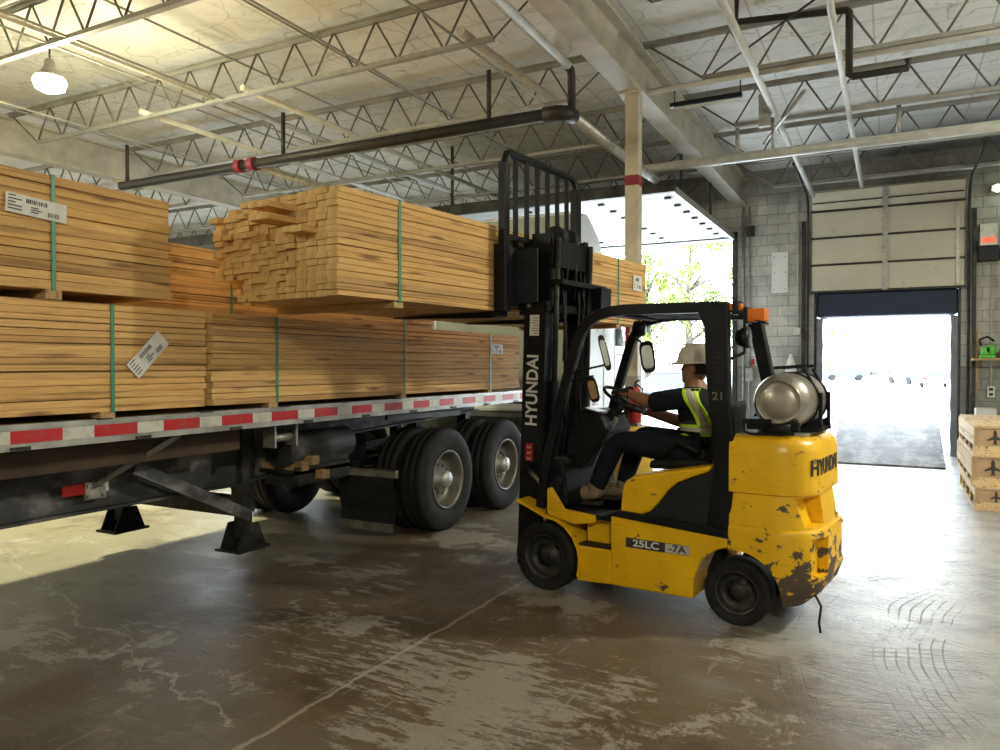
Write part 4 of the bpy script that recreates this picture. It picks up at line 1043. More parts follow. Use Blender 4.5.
# mirrors
def mirror(c_, w_, h_, t_, rx, ry, rz, mat='glass', nm='mirror'):
    Mx = Matrix.Translation(c_) @ Matrix.Rotation(R(rz), 4, 'Z') @ Matrix.Rotation(R(ry), 4, 'Y') @ Matrix.Rotation(R(rx), 4, 'X')
    def oval(k_, y): return [((w_/2*k_)*(abs(math.cos(a))**.55)*(1 if math.cos(a) > 0 else -1), y, (h_/2*k_)*(abs(math.sin(a))**.55)*(1 if math.sin(a) > 0 else -1)) for a in [2*PI*(q+.5)/24 for q in range(24)]]
    b_ = MB(); b_.loft([[tuple(Mx @ Vector(p_)) for p_ in oval(.9, -t_/2)], [tuple(Mx @ Vector(p_)) for p_ in oval(1.08, t_*.1)], [tuple(Mx @ Vector(p_)) for p_ in oval(1.05, t_*.5)]]); m = F(b_, nm, 'black')
    g_ = MB(); g_.loft([[tuple(Mx @ Vector(p_)) for p_ in oval(.80, t_*.5)], [tuple(Mx @ Vector(p_)) for p_ in oval(.78, t_*.5+.004)]]); F(g_, 'mirror_glass', mat, 0, m)
mirror((-.40, -.20, 1.77), .05, .25, .02, 0, 14, 25, 'mirror')
mirror((-.36, -.10, 1.50), .07, .17, .045, 0, 14, 15, 'brown_leather')
mirror((-.44, -.88, 1.745), .11, .24, .03, 0, 8, 20, 'mirror')
b = MB(); b.tube([(-.20, -.08, 1.62), (-.33, -.14, 1.66), (-.40, -.2, 1.68)], .008, 6); b.tube([(-.17, -.08, 1.56), (-.36, -.1, 1.60)], .008, 6); b.tube([(-.28, W+.1, 1.90), (-.44, -.88, 1.84)], .008, 6); F(b, 'mirror_arm', 'black')
# dash, console, steering
b = MB(); b.prism([(.08, .60), (.05, .95), (-.05, 1.00), (-.10, .93), (-.14, .62)], -.12, W+.12); F(b, 'front_cowl', 'plastic', .02)
b = MB(); b.prism([(-.05, .62), (.04, .66), (.02, .80), (-.04, .86), (-.12, .84)], -.08, -.26); F(b, 'pedal_cover', 'plastic', .03)
b = MB(); b.prism([(-.14, .88), (-.36, 1.18), (-.30, 1.30), (-.13, 1.34), (.0, 1.1), (.02, .88)], -.34, -.76); F(b, 'dashboard', 'plastic', .02)
b = MB(); b.prism([(-.13, 1.345), (-.27, 1.32), (-.27, 1.325), (-.13, 1.35)], -.36, -.5); F(b, 'dash_display', 'steel')
b = MB(); b.tube([(-.16, -.5, 1.0), (-.30, -.5, 1.28), (-.42, -.5, 1.40)], .04, 12); F(b, 'steering_column', 'plastic')
F(MB().bar((-.19, -.44, .88), (-.38, -.44, 1.28), .01, .03), 'column_trim', 'galv')
sw = empty('steering_wheel', (-.42, -.50, 1.42)); sw.parent = fk; sw.rotation_euler = (0, R(-30), 0)
MB().tube([(.175*math.cos(2*PI*k/36), .175*math.sin(2*PI*k/36), 0) for k in range(37)], .014, 8, False).build('rim', M['plastic'], sw)
b = MB()
for a in (90, 210, 330): b.bar((0, 0, -.02), (.17*math.cos(R(a)), .17*math.sin(R(a)), 0), .025, .01)
b.cyl((0, 0, -.04), (0, 0, .005), .035, 14); b.build('spokes', M['plastic'], sw)
MB().cyl((.0, .165, .0), (.0, .165, .06), .018, 10).build('spinner_knob', M['plastic'], sw)
for i in range(3):
    F(MB().cyl((-.28, -.72-.04*i, 1.22), (-.33, -.72-.04*i, 1.36), .007, 6), 'control_lever', 'black')
# seat
b = MB(); b.prism([(-.70, .93), (-.72, 1.0), (-1.18, 1.03), (-1.18, .95)], -.28, -.79); F(b, 'seat', 'plastic', .03)
b = MB(); b.prism([(-1.13, 1.0), (-1.20, 1.42), (-1.27, 1.42), (-1.24, 1.0)], -.28, -.79); F(b, 'seat_back', 'plastic', .03)
b = MB(); b.tube([(-1.1, -.25, 1.08), (-.95, -.25, 1.14), (-.82, -.26, 1.03)], .018, 8); F(b, 'seat_restraint', 'plastic')
F(MB().bar((-1.18, -.27, 1.0), (-1.33, -.06, 1.13), .004, .02), 'seat_belt', 'steel')
b = MB(); b.bar((-1.30, -.80, 1.22), (-1.40, -.80, 1.42), .05, .06); F(b, 'air_intake', 'black', .01)
# --- mast
ms = empty('mast', (.02, 0, 0)); ms.parent = fk; ms.rotation_euler = (0, R(-1.8), 0); ms.location = (-.05, 0, 0)
def Q(mb, name, mat, bevel=0): return mb.build(name, M[mat], ms, bevel)
mx0, mx1 = .205, .40
for s_ in (-.17, W+.17):
    sg_ = 1 if s_ > -.5 else -1
    b = MB(); b.box(mx0, mx1, min(s_, s_-.018*sg_), max(s_, s_-.018*sg_), .10, 2.17)
    for x in (mx0, mx1-.02): b.box(x, x+.02, min(s_, s_-.06*sg_), max(s_, s_-.06*sg_), .10, 2.17)
    Q(b, 'outer_rail', 'mast', .003)
    i_ = s_-.065*sg_
    b = MB(); b.box(mx0+.01, mx1-.01, min(i_, i_-.016*sg_), max(i_, i_-.016*sg_), .95, 2.70)
    for x in (mx0+.01, mx1-.03): b.box(x, x+.02, min(i_, i_-.05*sg_), max(i_, i_-.05*sg_), .95, 2.70)
    Q(b, 'inner_rail', 'mast', .003)
    y_ = s_-.10*sg_
    Q(MB().cyl((.17, y_, .25), (.17, y_, 1.55), .035, 14), 'lift_cylinder', 'mast')
    Q(MB().cyl((.17, y_, 1.5), (.17, y_, 2.66), .022, 14), 'cylinder_rod', 'dark_steel')
    b = MB(); b.cyl((.30, i_-.06*sg_, 2.58), (.30, i_-.12*sg_, 2.58), .075, 20); Q(b, 'chain_sheave', 'mast')
    b = MB(); b.box(.36, .372, min(i_-.07*sg_, i_-.10*sg_), max(i_-.07*sg_, i_-.10*sg_), 1.7, 2.58); b.box(.225, .237, min(i_-.07*sg_, i_-.10*sg_), max(i_-.07*sg_, i_-.10*sg_), 1.2, 2.58); Q(b, 'lift_chain', 'dark_steel')
    # tilt cylinder
    t = empty('tilt_cylinder', (0, 0, 0)); t.parent = fk
    MB().cyl((.20, s_+.05*sg_, .86), (.06, s_+.05*sg_, .74), .018, 12).build('rod', M['steel'], t)
    MB().cyl((.08, s_+.05*sg_, .755), (-.05, s_+.05*sg_, .66), .035, 14).build('barrel', M['yellow'], t)
    MB().cbox((.225, s_+.05*sg_, .885), (.07, .05, .06)).build('clevis', M['mast'], t)
b = MB()
b.box(.19, .23, W+.17, -.17, 2.09, 2.15); Q(b, 'outer_cross_member', 'mast', .004); Q(MB().box(.19, .22, W+.17, -.17, 1.05, 1.13), 'outer_cross_member', 'mast', .004); Q(MB().box(.20, .24, W+.17, -.17, .2, .3), 'outer_cross_member', 'mast', .004)
for zz0, zz1, xx0 in ((2.44, 2.66, .19), (2.30, 2.34, .10), (1.0, 1.08, .19)): Q(MB().box(xx0, .225, W+(.24 if zz0 != 2.30 else .10), -.24, zz0, zz1), 'inner_cross_member', 'mast', .004)
Q(MB().box(.05, .18, W+.1, W+.28, 2.12, 2.32), 'hose_bracket', 'mast', .005)
Q(MB().cyl((.29, -.535, .3), (.29, -.535, 1.25), .05, 16), 'free_lift_cylinder', 'mast')
for j, y_ in enumerate((-.38, -.43, -.64, -.69, -.78)):
    pts = [(.16+.02*math.sin(i*.8+j), y_+.012*math.sin(i+j), .5+i*.21) for i in range(9)] + [(.24, y_, 2.5+.03*j)]
    Q(MB().tube(pts, .011, 6), 'hydraulic_hose', 'plastic')
for y_ in (-.46, -.60):
    b = MB(); b.tube([(.20, y_, 2.2), (.19, y_, 2.45), (.23, y_, 2.62), (.30, y_, 2.70), (.38, y_, 2.66), (.42, y_, 2.5), (.42, y_, 2.3)], .013, 6); Q(b, 'hose_loop', 'plastic')
for y_ in (-.42, -.62): Q(MB().cyl((.30, y_, 2.70), (.30, y_-.09, 2.70), .085, 22), 'hose_pulley', 'plastic')
text('mast_lettering', 'HYUNDAI', .145, frame((.305, -.1685, 1.475), Z_, X_, Y_), M['paper'], ms, .0008, .0035, .86)
b = MB(); b.box(.285, .355, -.1700, -.1690, .92, 1.06); Q(b, 'decal', 'red_lens')
for i, z in enumerate((.93, .975, 1.02)): text('decal_lettering', ('S', 'S', 'E')[i], .045, frame((.32, -.1685, z+.01), Z_, X_, Y_), M['paper'], ms, .0005)
l = MB().box(.26, .345, -.1695, -.168, 1.90, 2.06).build('warning_label', M['paper'], ms)
b = MB()
for i in range(7): b.box(.27, .27+random.uniform(.03, .065), -.1683, -.1675, 1.915+i*.02, 1.920+i*.02)
b.build('label_print', M['ink'], l)
Q(MB().box(.345, .375, -.1695, -.165, 2.12, 2.15), 'clamp', 'steel')
# --- carriage, backrest, forks (raised)
b = MB(); b.box(.44, .475, .0, W-.05, 2.14, 2.21); b.box(.44, .475, .0, W-.05, 2.54, 2.60); F(b, 'carriage_bar', 'mast', .005).location.x = -.06
b = MB()
for s_ in (-.26, W+.26): F(MB().box(.28, .44, s_-.02, s_+.02, 2.08, 2.62), 'carriage_plate', 'greyblack', .005).location.x = -.06
for s_ in (-.12, W+.12): F(MB().box(.40, .44, s_-.07, s_+.07, 2.14, 2.60), 'carriage_bracket', 'greyblack', .005).location.x = -.06
b = MB(); b.box(.20, .40, -.13, -.15, 2.16, 2.58); b.box(.30, .40, -.15, -.24, 2.40, 2.58); F(b, 'side_shift_housing', 'greyblack', .005).location.x = -.06
br_ = empty('load_backrest', (.375, 0, 0)); br_.parent = fk
s0, s1 = -.02, W-.08
b = MB(); b.tube([(0, s0, 2.2), (0, s0, 3.24), (0, s0-.03, 3.31), (0, s0-.10, 3.335), (0, s1+.10, 3.335), (0, s1+.03, 3.31), (0, s1, 3.24), (0, s1, 2.2)], .036, 4); b.build('outer_frame', M['mast'], br_)
MB().box(-.03, .025, s0-.035, s0+.04, 2.10, 3.24).build('side_upright', M['mast'], br_); MB().box(-.035, .03, s1-.04, s1+.04, 2.10, 3.24).build('side_upright', M['mast'], br_)
for i in range(1, 7):
    s_ = s0 + (s1-s0)*i/7
    MB().box(-.008, .008, s_-.026, s_+.026, 2.60, 3.33).build('upright', M['mast'], br_)
MB().box(-.02, .02, s1, s0, 2.66, 2.70).build('cross_bar', M['mast'], br_)
for s_ in (-.05, W+.02):
    b = MB(); b.prism([(.465, 2.62), (.51, 2.62), (.51, 2.095), (1.55, 2.085), (1.57, 2.075), (.55, 2.045), (.465, 2.06)], s_-.06, s_+.06); F(b, 'fork', 'mast').location.x = -.06
# --- LPG tank rests in bracket
tk2 = empty('propane_tank', (0, 0, 0), 0, 'scuffed aluminium propane tank strapped on the back of the yellow forklift', 'gas tank')
tk2.location = FO; tk2.rotation_euler.z = FR
ta, tz, tr_ = -1.655, 1.445, .182
Mt = Matrix.Translation((ta, -.50, tz)) @ Matrix.Rotation(R(-90), 4, 'X')
MB().lathe([(0, -.38), (.06, -.378), (.11, -.36), (.15, -.325), (.175, -.275), (tr_, -.22), (tr_, .22), (.178, .28), (.160, .325), (.135, .352), (.132, .356), (.128, .352), (.10, .365), (.05, .377), (0, .38)], 48, Mt).build('shell', M['tank'], tk2)
MB().lathe([(.13, .34), (.137, .34), (.139, .375), (.132, .375)], 40, Mt, True).build('foot_ring', M['tank'], tk2)
b = MB(); b.cyl(Mt @ Vector((0, 0, -.42)), Mt @ Vector((0, 0, -.36)), .03, 12); b.build('valve', M['steel'], tk2)
for s_ in (-.42, -.66):
    b = MB(); Ms = Matrix.Translation((ta, s_, tz)) @ Matrix.Rotation(R(-90), 4, 'X')
    b.lathe([(tr_+.001, -.022), (tr_+.008, -.022), (tr_+.008, .022), (tr_+.001, .022)], 40, Ms, True); F(b, 'tank_strap', 'black')
    b = MB(); b.bar((ta-tr_-.012, s_, 1.27), (ta-tr_-.012, s_, 1.50), .03, .02); b.bar((ta+.10, s_, 1.66), (ta-.10, s_, 1.675), .035, .02); b.bar((ta-tr_-.015, s_, 1.46), (ta-.09, s_, 1.655), .025, .014); F(b, 'strap_clamp', 'black')
b = MB(); b.box(ta-.20, ta+.20, -.36, -.72, 1.245, 1.275); b.prism([(ta-.21, 1.25), (ta-.20, 1.34), (ta-.17, 1.32), (ta-.10, 1.29), (ta+.10, 1.29), (ta+.17, 1.32), (ta+.20, 1.34), (ta+.21, 1.25)], -.40, -.44); b.prism([(ta-.21, 1.25), (ta-.20, 1.34), (ta-.17, 1.32), (ta-.10, 1.29), (ta+.10, 1.29), (ta+.17, 1.32), (ta+.20, 1.34), (ta+.21, 1.25)], -.64, -.68); F(b, 'tank_cradle', 'black', .003)
b = MB(); b.box(ta+.04, ta+.22, -.12, -.34, 1.30, 1.335); b.box(ta-.12, ta+.2, -.14, -.20, 1.265, 1.315); b.tube([(ta+.21, -.13, 1.33), (ta+.21, -.12, 1.25), (ta+.16, -.12, 1.235), (ta-.1, -.13, 1.245)], .01, 6); F(b, 'latch_bracket', 'black', .004)
b = MB(); b.cyl((ta+.06, -.12, 1.28), (ta-.08, -.12, 1.28), .03, 12); F(b, 'latch_lever', 'plastic')
# ------------------------------------------------------------------ raised load
fwv = Vector((-math.cos(TH), math.sin(TH), 0)); ltv = Vector((-math.sin(TH), -math.cos(TH), 0))
def fw(a, s_, z): return Vector(FO) + fwv*a + ltv*s_ + Vector((0, 0, z))
Ll = 4.48; mid = (1.62-2.86)/2
p = fw(.455, mid, 2.098)
# bundle local x=0 face (boards toward -x) must face backward (toward the mast): local +x = -fw ; local y along length
rzb = math.atan2(-fwv.y, -fwv.x)
ld = bundle('lumber_bundle', p, rzb, Ll, 1.21, .665, 17, 13, 'raised lumber bundle carried on the forklift forks', [-(1.08-mid), 2.18+mid+.0, .40], 100, True, None, [(2.0, .45, .22, .16, 0)])
for s_, l in ((1.08, 'timber spacer under the near end of the raised bundle'), (-2.2, 'timber spacer under the far end of the raised bundle')):
    o = MB().box(.46, 1.64, s_-.045, s_+.045, 2.056, 2.0975).build('dunnage_timber', M['woodx'], None, .003); o.location = FO; o.rotation_euler.z = FR
    tag(o, l, 'timber')
# ------------------------------------------------------------------ driver (same local frame as the forklift)
C0 = -.52
hd = (-.97, C0, 1.665)
def hand(sx, wrist, grip, th_side):
    """finger chains from the wrist curling round a bar"""
    w_ = Vector(wrist); g_ = Vector(grip); d = (g_-w_).normalized(); side_ = Vector((0, 1, 0)); up = Vector((0, 0, 1))
    palm = w_ + d*.055
    ch = [[(*w_, .026), (*palm, .034)]]
    for i, (o_, ln) in enumerate(((-.030, .030), (-.010, .036), (.010, .034), (.028, .026))):
        b0 = palm + side_*o_ + d*.018
        b1 = b0 + d*ln + up*.012; b2 = b1 + d*.012 - up*.022; b3 = b2 - d*.016 - up*.012
        ch.append([(*palm, .034), (*b0, .0105), (*b1, .0098), (*b2, .009), (*b3, .008)])
    t0 = palm + side_*.03*th_side - d*.01; t1 = t0 + side_*.012*th_side + d*.028 - up*.02; t2 = t1 + d*.016 - up*.012
    ch.append([(*palm, .034), (*t0, .012), (*t1, .0105), (*t2, .009)])
    return ch
LW = (-.50, -.36, 1.475); LG = (-.40, -.37, 1.475)
RW = (-.46, -.72, 1.33); RG = (-.36, -.72, 1.34)
pel = (-1.00, C0, 1.07)
core = [(*pel, .13), (-1.02, C0, 1.20, .125), (-.995, C0, 1.34, .145), (-.975, C0, 1.45, .125), (-.965, C0, 1.54, .075), (-.955, C0, 1.60, .070)]
larm = [(-.975, C0, 1.45, .125), (-.975, C0+.165, 1.455, .066), (-.86, C0+.205, 1.43, .062), (-.71, C0+.20, 1.41, .054), (-.60, -.34, 1.44, .048), (*LW, .036)]
rarm = [(-.975, C0, 1.45, .125), (-.975, C0-.165, 1.455, .066), (-.92, C0-.21, 1.33, .062), (-.82, C0-.22, 1.235, .054), (-.62, -.73, 1.29, .046), (*RW, .035)]
lleg = [(*pel, .13), (-.96, C0+.10, 1.06, .095), (-.70, C0+.13, 1.09, .083), (-.45, C0+.135, 1.105, .064), (-.385, C0+.135, 1.06, .060), (-.30, C0+.135, .88, .052), (-.235, C0+.135, .735, .040), (-.225, C0+.135, .69, .036), (-.10, C0+.135, .655, .03)]
rleg = [(*pel, .13), (-.96, C0-.10, 1.06, .095), (-.72, C0-.14, 1.10, .083), (-.50, C0-.16, 1.13, .064), (-.445, C0-.16, 1.08, .060), (-.38, C0-.16, .90, .052), (-.33, C0-.16, .745, .040), (-.32, C0-.16, .70, .036), (-.19, C0-.16, .66, .03)]
M['silver_band'] = simple('silver_band', (.50, .50, .44), .45)
M['glove'] = simple('black_glove', (.012, .012, .013), .7)
pr_ = skin('person', [core, larm, rarm, lleg, rleg] + hand(1, LW, LG, -1) + hand(1, RW, RG, 1), M['skin'])
# head merged into the body mesh
def head_mesh(mb):
    N = 22; rings = []
    # profile by height: (z, front, back, halfwidth)
    pf = [(-.125, .055, -.035, .040), (-.115, .088, -.045, .052), (-.095, .098, -.060, .060), (-.075, .094, -.072, .066), (-.062, .100, -.080, .068), (-.048, .097, -.086, .070), (-.03, .108, -.090, .072), (-.012, .114, -.094, .074),
          (.012, .090, -.098, .075), (.03, .088, -.100, .076), (.05, .094, -.100, .077), (.08, .088, -.096, .074), (.105, .066, -.080, .062), (.122, .03, -.05, .035), (.127, .0, -.02, .012)]
    for z, f_, bk, hw in pf:
        cx = (f_+bk)/2; rx = (f_-bk)/2; r_ = []
        for k in range(N):
            a = 2*PI*k/N; c_, s_ = math.cos(a), math.sin(a)
            nar = 1.0 - .22*max(0, c_)**2
            if -.05 < z < .0 and c_ > .9: pass
            fx = rx*c_
            if z in (-.03, -.012) : fx = fx if abs(s_) < .2 or c_ < 0 else min(fx, rx*c_-.016)
            r_.append((hd[0]+cx+fx, hd[1]+hw*s_*nar, hd[2]+z))
        rings.append(r_)
    mb.loft(rings)
    for sg_ in (-1, 1):
        e = []
        for k in range(10):
            a = 2*PI*k/10; e.append((hd[0]-.012+.020*math.cos(a), hd[1]+sg_*.073, hd[2]-.015+.032*math.sin(a)))
        e2 = [(x-.006, y+sg_*.016, z) for x, y, z in e]
        mb.loft([e, e2])
hm = MB(); head_mesh(hm); hme = hm.mesh('head')
bm = bmesh.new(); bm.from_mesh(pr_.data); bm.from_mesh(hme); bm.to_mesh(pr_.data); bm.free()
pr_.data.polygons.foreach_set('use_smooth', [True]*len(pr_.data.polygons))
pr_.location = FO; pr_.rotation_euler.z = FR
tag(pr_, 'person in a white hard hat and hi-vis vest driving the yellow forklift', 'person')
def PC(o): o.parent = pr_; return o
for sg_ in (-1, 1):
    PC(MB().lathe([(0, -.006), (.006, -.004), (.008, 0), (0, .006)], 10, Matrix.Translation((hd[0]+.082, hd[1]+sg_*.030, hd[2]+.008)) @ Matrix.Rotation(R(90), 4, 'Y')).build('eye', M['ink']))
PC(MB().cbox((hd[0]+.093, hd[1], hd[2]-.068), (.006, .040, .006)).build('mouth', M['maroon'], None, .002))
# hair band below hat
b = MB(); rg = []
for z, k in ((-.05, .9), (.0, 1.0), (.05, 1.03)):
    rg.append([(hd[0]-.01+ .095*k*math.cos(R(a)), hd[1]+.081*k*math.sin(R(a)), hd[2]+z) for a in range(95, 266, 10)])
vs = [p for g_ in rg for p in g_]; n0 = len(rg[0]); b.add(vs, [(i*n0+j, i*n0+j+1, (i+1)*n0+j+1, (i+1)*n0+j) for i in range(2) for j in range(n0-1)], True)
h_ = b.build('hair', M['hair']); sl_ = h_.modifiers.new('s', 'SOLIDIFY'); sl_.thickness = .01; PC(h_)
# hard hat
b = MB(); rings = []
for z, rx, ry in ((.035, .150, .122), (.045, .150, .122), (.065, .142, .115), (.10, .134, .109), (.135, .115, .096), (.158, .085, .075), (.172, .045, .042), (.176, .01, .01)):
    rings.append([(hd[0]-.012+rx*math.cos(2*PI*k/32), hd[1]+ry*math.sin(2*PI*k/32), hd[2]+z-.08*(0 if z > .05 else 0)) for k in range(32)])
b.loft(rings)
br2 = []
for k in range(32):
    a = 2*PI*k/32; e = .016 + .055*max(0, math.cos(a))**2
    br2.append((a, e))
r0 = [(hd[0]-.012+.145*math.cos(a), hd[1]+.118*math.sin(a), hd[2]+.044) for a, e in br2]
r1 = [(hd[0]-.012+(.150+e)*math.cos(a), hd[1]+(.122+e*.6)*math.sin(a), hd[2]+.030-.01*max(0, math.cos(a))) for a, e in br2]
r2 = [(x, y, z-.006) for x, y, z in r1]; r3 = [(x, y, z-.01) for x, y, z in r0]
b.loft([r0, r1, r2, r3], True, False)
b.cbox((hd[0]-.012, hd[1], hd[2]+.166), (.20, .028, .014))
PC(b.build('hard_hat', M['helmet']))
# clothes
def grow(ch, d): return [(x, y, z, (r_+d)) for x, y, z, r_ in ch]
sh = skin('shirt', [grow(core[:4], .022), [(*core[3][:3], .147), (-.97, C0, 1.51, .085)], grow(larm[:4], .022)[:3] + [(-.76, C0+.202, 1.415, .080), (-.70, C0+.20, 1.41, .078)], grow(rarm[:4], .022)[:3] + [(-.86, C0-.215, 1.27, .080)]], M['shirt']); PC(sh)
tr2 = skin('trousers', [grow(lleg[:7], .026) + [(-.235, C0+.135, .70, .062)], grow(rleg[:7], .026) + [(-.33, C0-.16, .71, .062)]], M['jeans']); PC(tr2)
# vest with reflective bands
n = NT('hi_vis_vest'); v = n.co('Object'); X3, Y3, Z3 = n.xyz(v)[:3]
def band(val, w1, w2): 
    a = n.math('ABSOLUTE', val); return n.math('LESS_THAN', a, w2), n.math('LESS_THAN', a, w1)
wl, wi = band(n.math('SUBTRACT', Z3, 1.215), .022, .042)
ln = n.math('SUBTRACT', n.math('ADD', X3, 1.075), n.math('MULTIPLY', n.math('SUBTRACT', Z3, 1.25), .34))
vl, vi = band(ln, .024, .042)
up_ = n.math('GREATER_THAN', Z3, 1.25); vl = n.math('MULTIPLY', vl, 0.0); vi = n.math('MULTIPLY', vi, 0.0)
ou = n.math('MAXIMUM', wl, vl); inn = n.math('MAXIMUM', wi, vi)
c = n.mix(ou, (.016, .02, .026), (.55, .86, .03)); c = n.mix(inn, c, (.46, .46, .40)); n.col(c); n.rough(.6); M['vest'] = n.m
ve = skin('safety_vest', [grow(core[:4], .034) , [(*core[3][:3], .159), (-.968, C0, 1.50, .105)], [(*core[3][:3], .159), (-.985, C0+.150, 1.462, .118)], [(*core[3][:3], .159), (-.985, C0-.150, 1.462, .118)]], M['vest']); PC(ve)
# shoulder bands of the vest, laid on the cloth surface
from mathutils.bvhtree import BVHTree
def near_y(a, z, sg_):
    best = None
    for o in (sh, ve):
        T_ = BVHTree.FromPolygons([v_.co for v_ in o.data.vertices], [tuple(f_.vertices) for f_ in o.data.polygons])
        h_ = T_.ray_cast(Vector((a, C0 + sg_*1.0, z)), Vector((0, -sg_, 0)))
        if h_[0] is not None and (best is None or sg_*h_[0].y > sg_*best): best = h_[0].y
    return best if best is not None else C0
for sg_ in (1, -1):
    for w0_, w1_, mt_ in ((-.048, -.024, 'lime'), (-.024, .024, 'silver_band'), (.024, .048, 'lime')):
        rows_ = []
        for i in range(13):
            z = 1.515 - i*.023; ac = -1.0 - (1.515-z)*.34
            r_ = []
            for j in range(4):
                a = ac + w0_ + (w1_-w0_)*j/3; y = near_y(a, z, sg_)
                r_.append((a, y + sg_*.007, z))
            rows_.append(r_)
        b = MB(); vs = [q for g_ in rows_ for q in g_]
        b.add(vs, [(i*4+j, i*4+j+1, (i+1)*4+j+1, (i+1)*4+j) for i in range(12) for j in range(3)], True)
        o = b.build('shoulder_band', M[mt_], ve); so = o.modifiers.new('s', 'SOLIDIFY'); so.thickness = .003
# gloves and boots
for nm, w_, g_, t_ in (('glove', LW, LG, -1), ('glove', RW, RG, 1)):
    ch = hand(1, w_, g_, t_); ch = [[(x, y, z, r_+(.0022 if r_ < .02 else .012)) for x, y, z, r_ in c2] for c2 in ch]
    w0 = Vector(w_); ch.append([(*w0, .038), (*(w0 - (Vector(g_)-w0).normalized()*.03), .046)])
    PC(skin(nm, ch, M['glove']))
for y_, dx in ((C0+.135, 0), (C0-.16, -.095)):
    bo = empty('boot', (0, 0, 0)); PC(bo)
    bt = skin('upper', [[(-.240+dx, y_, .80, .070), (-.235+dx, y_, .73, .070), (-.24+dx, y_, .69, .072), (-.14+dx, y_, .69, .068), (-.05+dx, y_, .672, .060), (.01+dx, y_, .665, .052)]], M['boot']); bt.parent = bo
    b = MB(); b.prism([(-.285+dx, y_+.035), (-.20+dx, y_+.04), (-.05+dx, y_+.052), (.02+dx, y_+.035), (.045+dx, y_), (.02+dx, y_-.035), (-.05+dx, y_-.048), (-.20+dx, y_-.04), (-.285+dx, y_-.035)], .603, .632, axis='z'); b.build('sole', M['sole'], bo, .006)
    b = MB()
    for i in range(5): b.bar((-.17+i*.024+dx, y_-.025, .735-i*.008), (-.16+i*.024+dx, y_+.03, .735-i*.008), .005, .005)
    b.build('laces', M['brown_leather'], bo)

# ------------------------------------------------------------------ pallet crates at the right
def crate(x, y, z, h_, L_, lab, rz=0):
    c_ = empty('pallet_crate', (x, y, z), rz, lab, 'crate', None)
    Wd = 1.15
    b = MB()
    MB().box(.03, Wd-.03, .03, L_-.03, .10, h_-.02).build('plywood_box', M['ply'], c_)
    for yy in (-.002, L_-.018): MB().box(.0, Wd, yy, yy+.02, .10, h_-.021).build('end_panel', M['ply'], c_, .002)
    for k in range(8): MB().box(0, Wd, k*L_/8+.006, (k+1)*L_/8-.006, h_-.02, h_).build('deck_board', M['pallet'], c_)
    MB().box(-.012, .02, 0, L_, h_*.58, h_-.02).build('side_board', M['pallet'], c_)
    MB().box(-.012, .02, 0, L_, h_*.30, h_*.55).build('side_board', M['pallet'], c_) if h_ > .3 else None
    MB().box(-.012, .02, 0, L_, 0, .03).build('side_board', M['pallet'], c_)
    for yy in (.019, L_*.25, L_*.5, L_*.75, L_-.12):
        MB().box(-.008, .07, yy, yy+.10, .03, h_*.58).build('block', M['pallet'], c_)
    MB().box(.0, Wd, -.004, .02, .0, .10).build('foot_board', M['pallet'], c_)
    a_ = MB(); q = [(0, .11), (-.02, .07), (-.02, .02), (-.085, -.02), (-.085, -.04), (-.02, -.02), (-.015, -.06), (-.035, -.08), (.035, -.08), (.015, -.06), (.02, -.02), (.085, -.04), (.085, -.02), (.02, .02), (.02, .07)]
    k_ = min(1, (h_-.1)/.26)
    a_.prism([(.2+px*k_, h_*.58+pz*k_) for px, pz in q], -.003, -.0005); a_.build('arrow_mark', M['ink'], c_)
    a_ = MB(); a_.box(.06, .34, -.003, -.0005, h_-.045, h_-.04); a_.build('print_line', M['ink'], c_)
    return c_
crate(.86, 10.24, 0, .28, 2.2, 'bottom crate of the pallet stack beside the dock door')
crate(.83, 10.26, .28, .36, 2.2, 'middle crate of the pallet stack beside the dock door')
crate(.85, 10.28, .64, .34, 2.2, 'top crate of the pallet stack beside the dock door')
# ------------------------------------------------------------------ things on the back wall
yw = 15.999
def wallbox(name, x0, x1, z0, z1, d_, mat, lab, cat, bevel=.006):
    o = MB().box(x0, x1, yw-d_, yw, z0, z1).build(name, M[mat], None, bevel); return tag(o, lab, cat)
wp = wallbox('wall_panel', -2.17, -1.86, 3.13, 3.94, .05, 'white', 'white panel hung on the block wall between the two doorways', 'panel')
b = MB()
for z in (3.2, 3.53, 3.85):
    for x in (-2.12, -1.91): b.cyl((x, yw-.06, z), (x, yw-.05, z), .012, 6)
b.build('bolt', M['dark_steel'], wp)
for x, z0, z1, r_, l in ((-2.72, 0, 4.9, .03, 'thick grey conduit in the corner beside the drive-through opening'), (-2.60, 0, 4.9, .018, 'thin conduit just right of the corner conduit'), (-1.68, 2.4, 5.0, .014, 'thin conduit left of the dock door above a switch box'), (1.56, 1.2, 3.5, .014, 'thin conduit below the heater box'), (1.32, 2.0, 4.0, .02, 'conduit beside the right dock door track')):
    tag(MB().cyl((x, yw-.035, z0), (x, yw-.035, z1), r_, 8).build('conduit', M['pipe'] if z0 != 0 else M['galv']), l, 'conduit')
wallbox('switch_box', -1.74, -1.62, 2.28, 2.42, .08, 'pipe', 'small switch box at the end of the thin conduit left of the dock door', 'box')
wallbox('switch_box', -2.66, -2.52, 1.35, 1.62, .10, 'galv', 'grey control box low on the wall beside the drive-through opening', 'box')
wallbox('call_point', -2.56, -2.50, 1.68, 1.80, .06, 'red', 'small red box above the grey control box', 'box')
wallbox('vent_cover', -1.55, -1.46, 2.15, 2.35, .03, 'brown_leather', 'tan patch on the block wall left of the dock door', 'patch')
o = wallbox('junction_box', -2.66, -2.5, 4.3, 4.5, .1, 'dark_steel', 'dark junction box high on the wall near the girder', 'box')
pb = MB(); rg = []
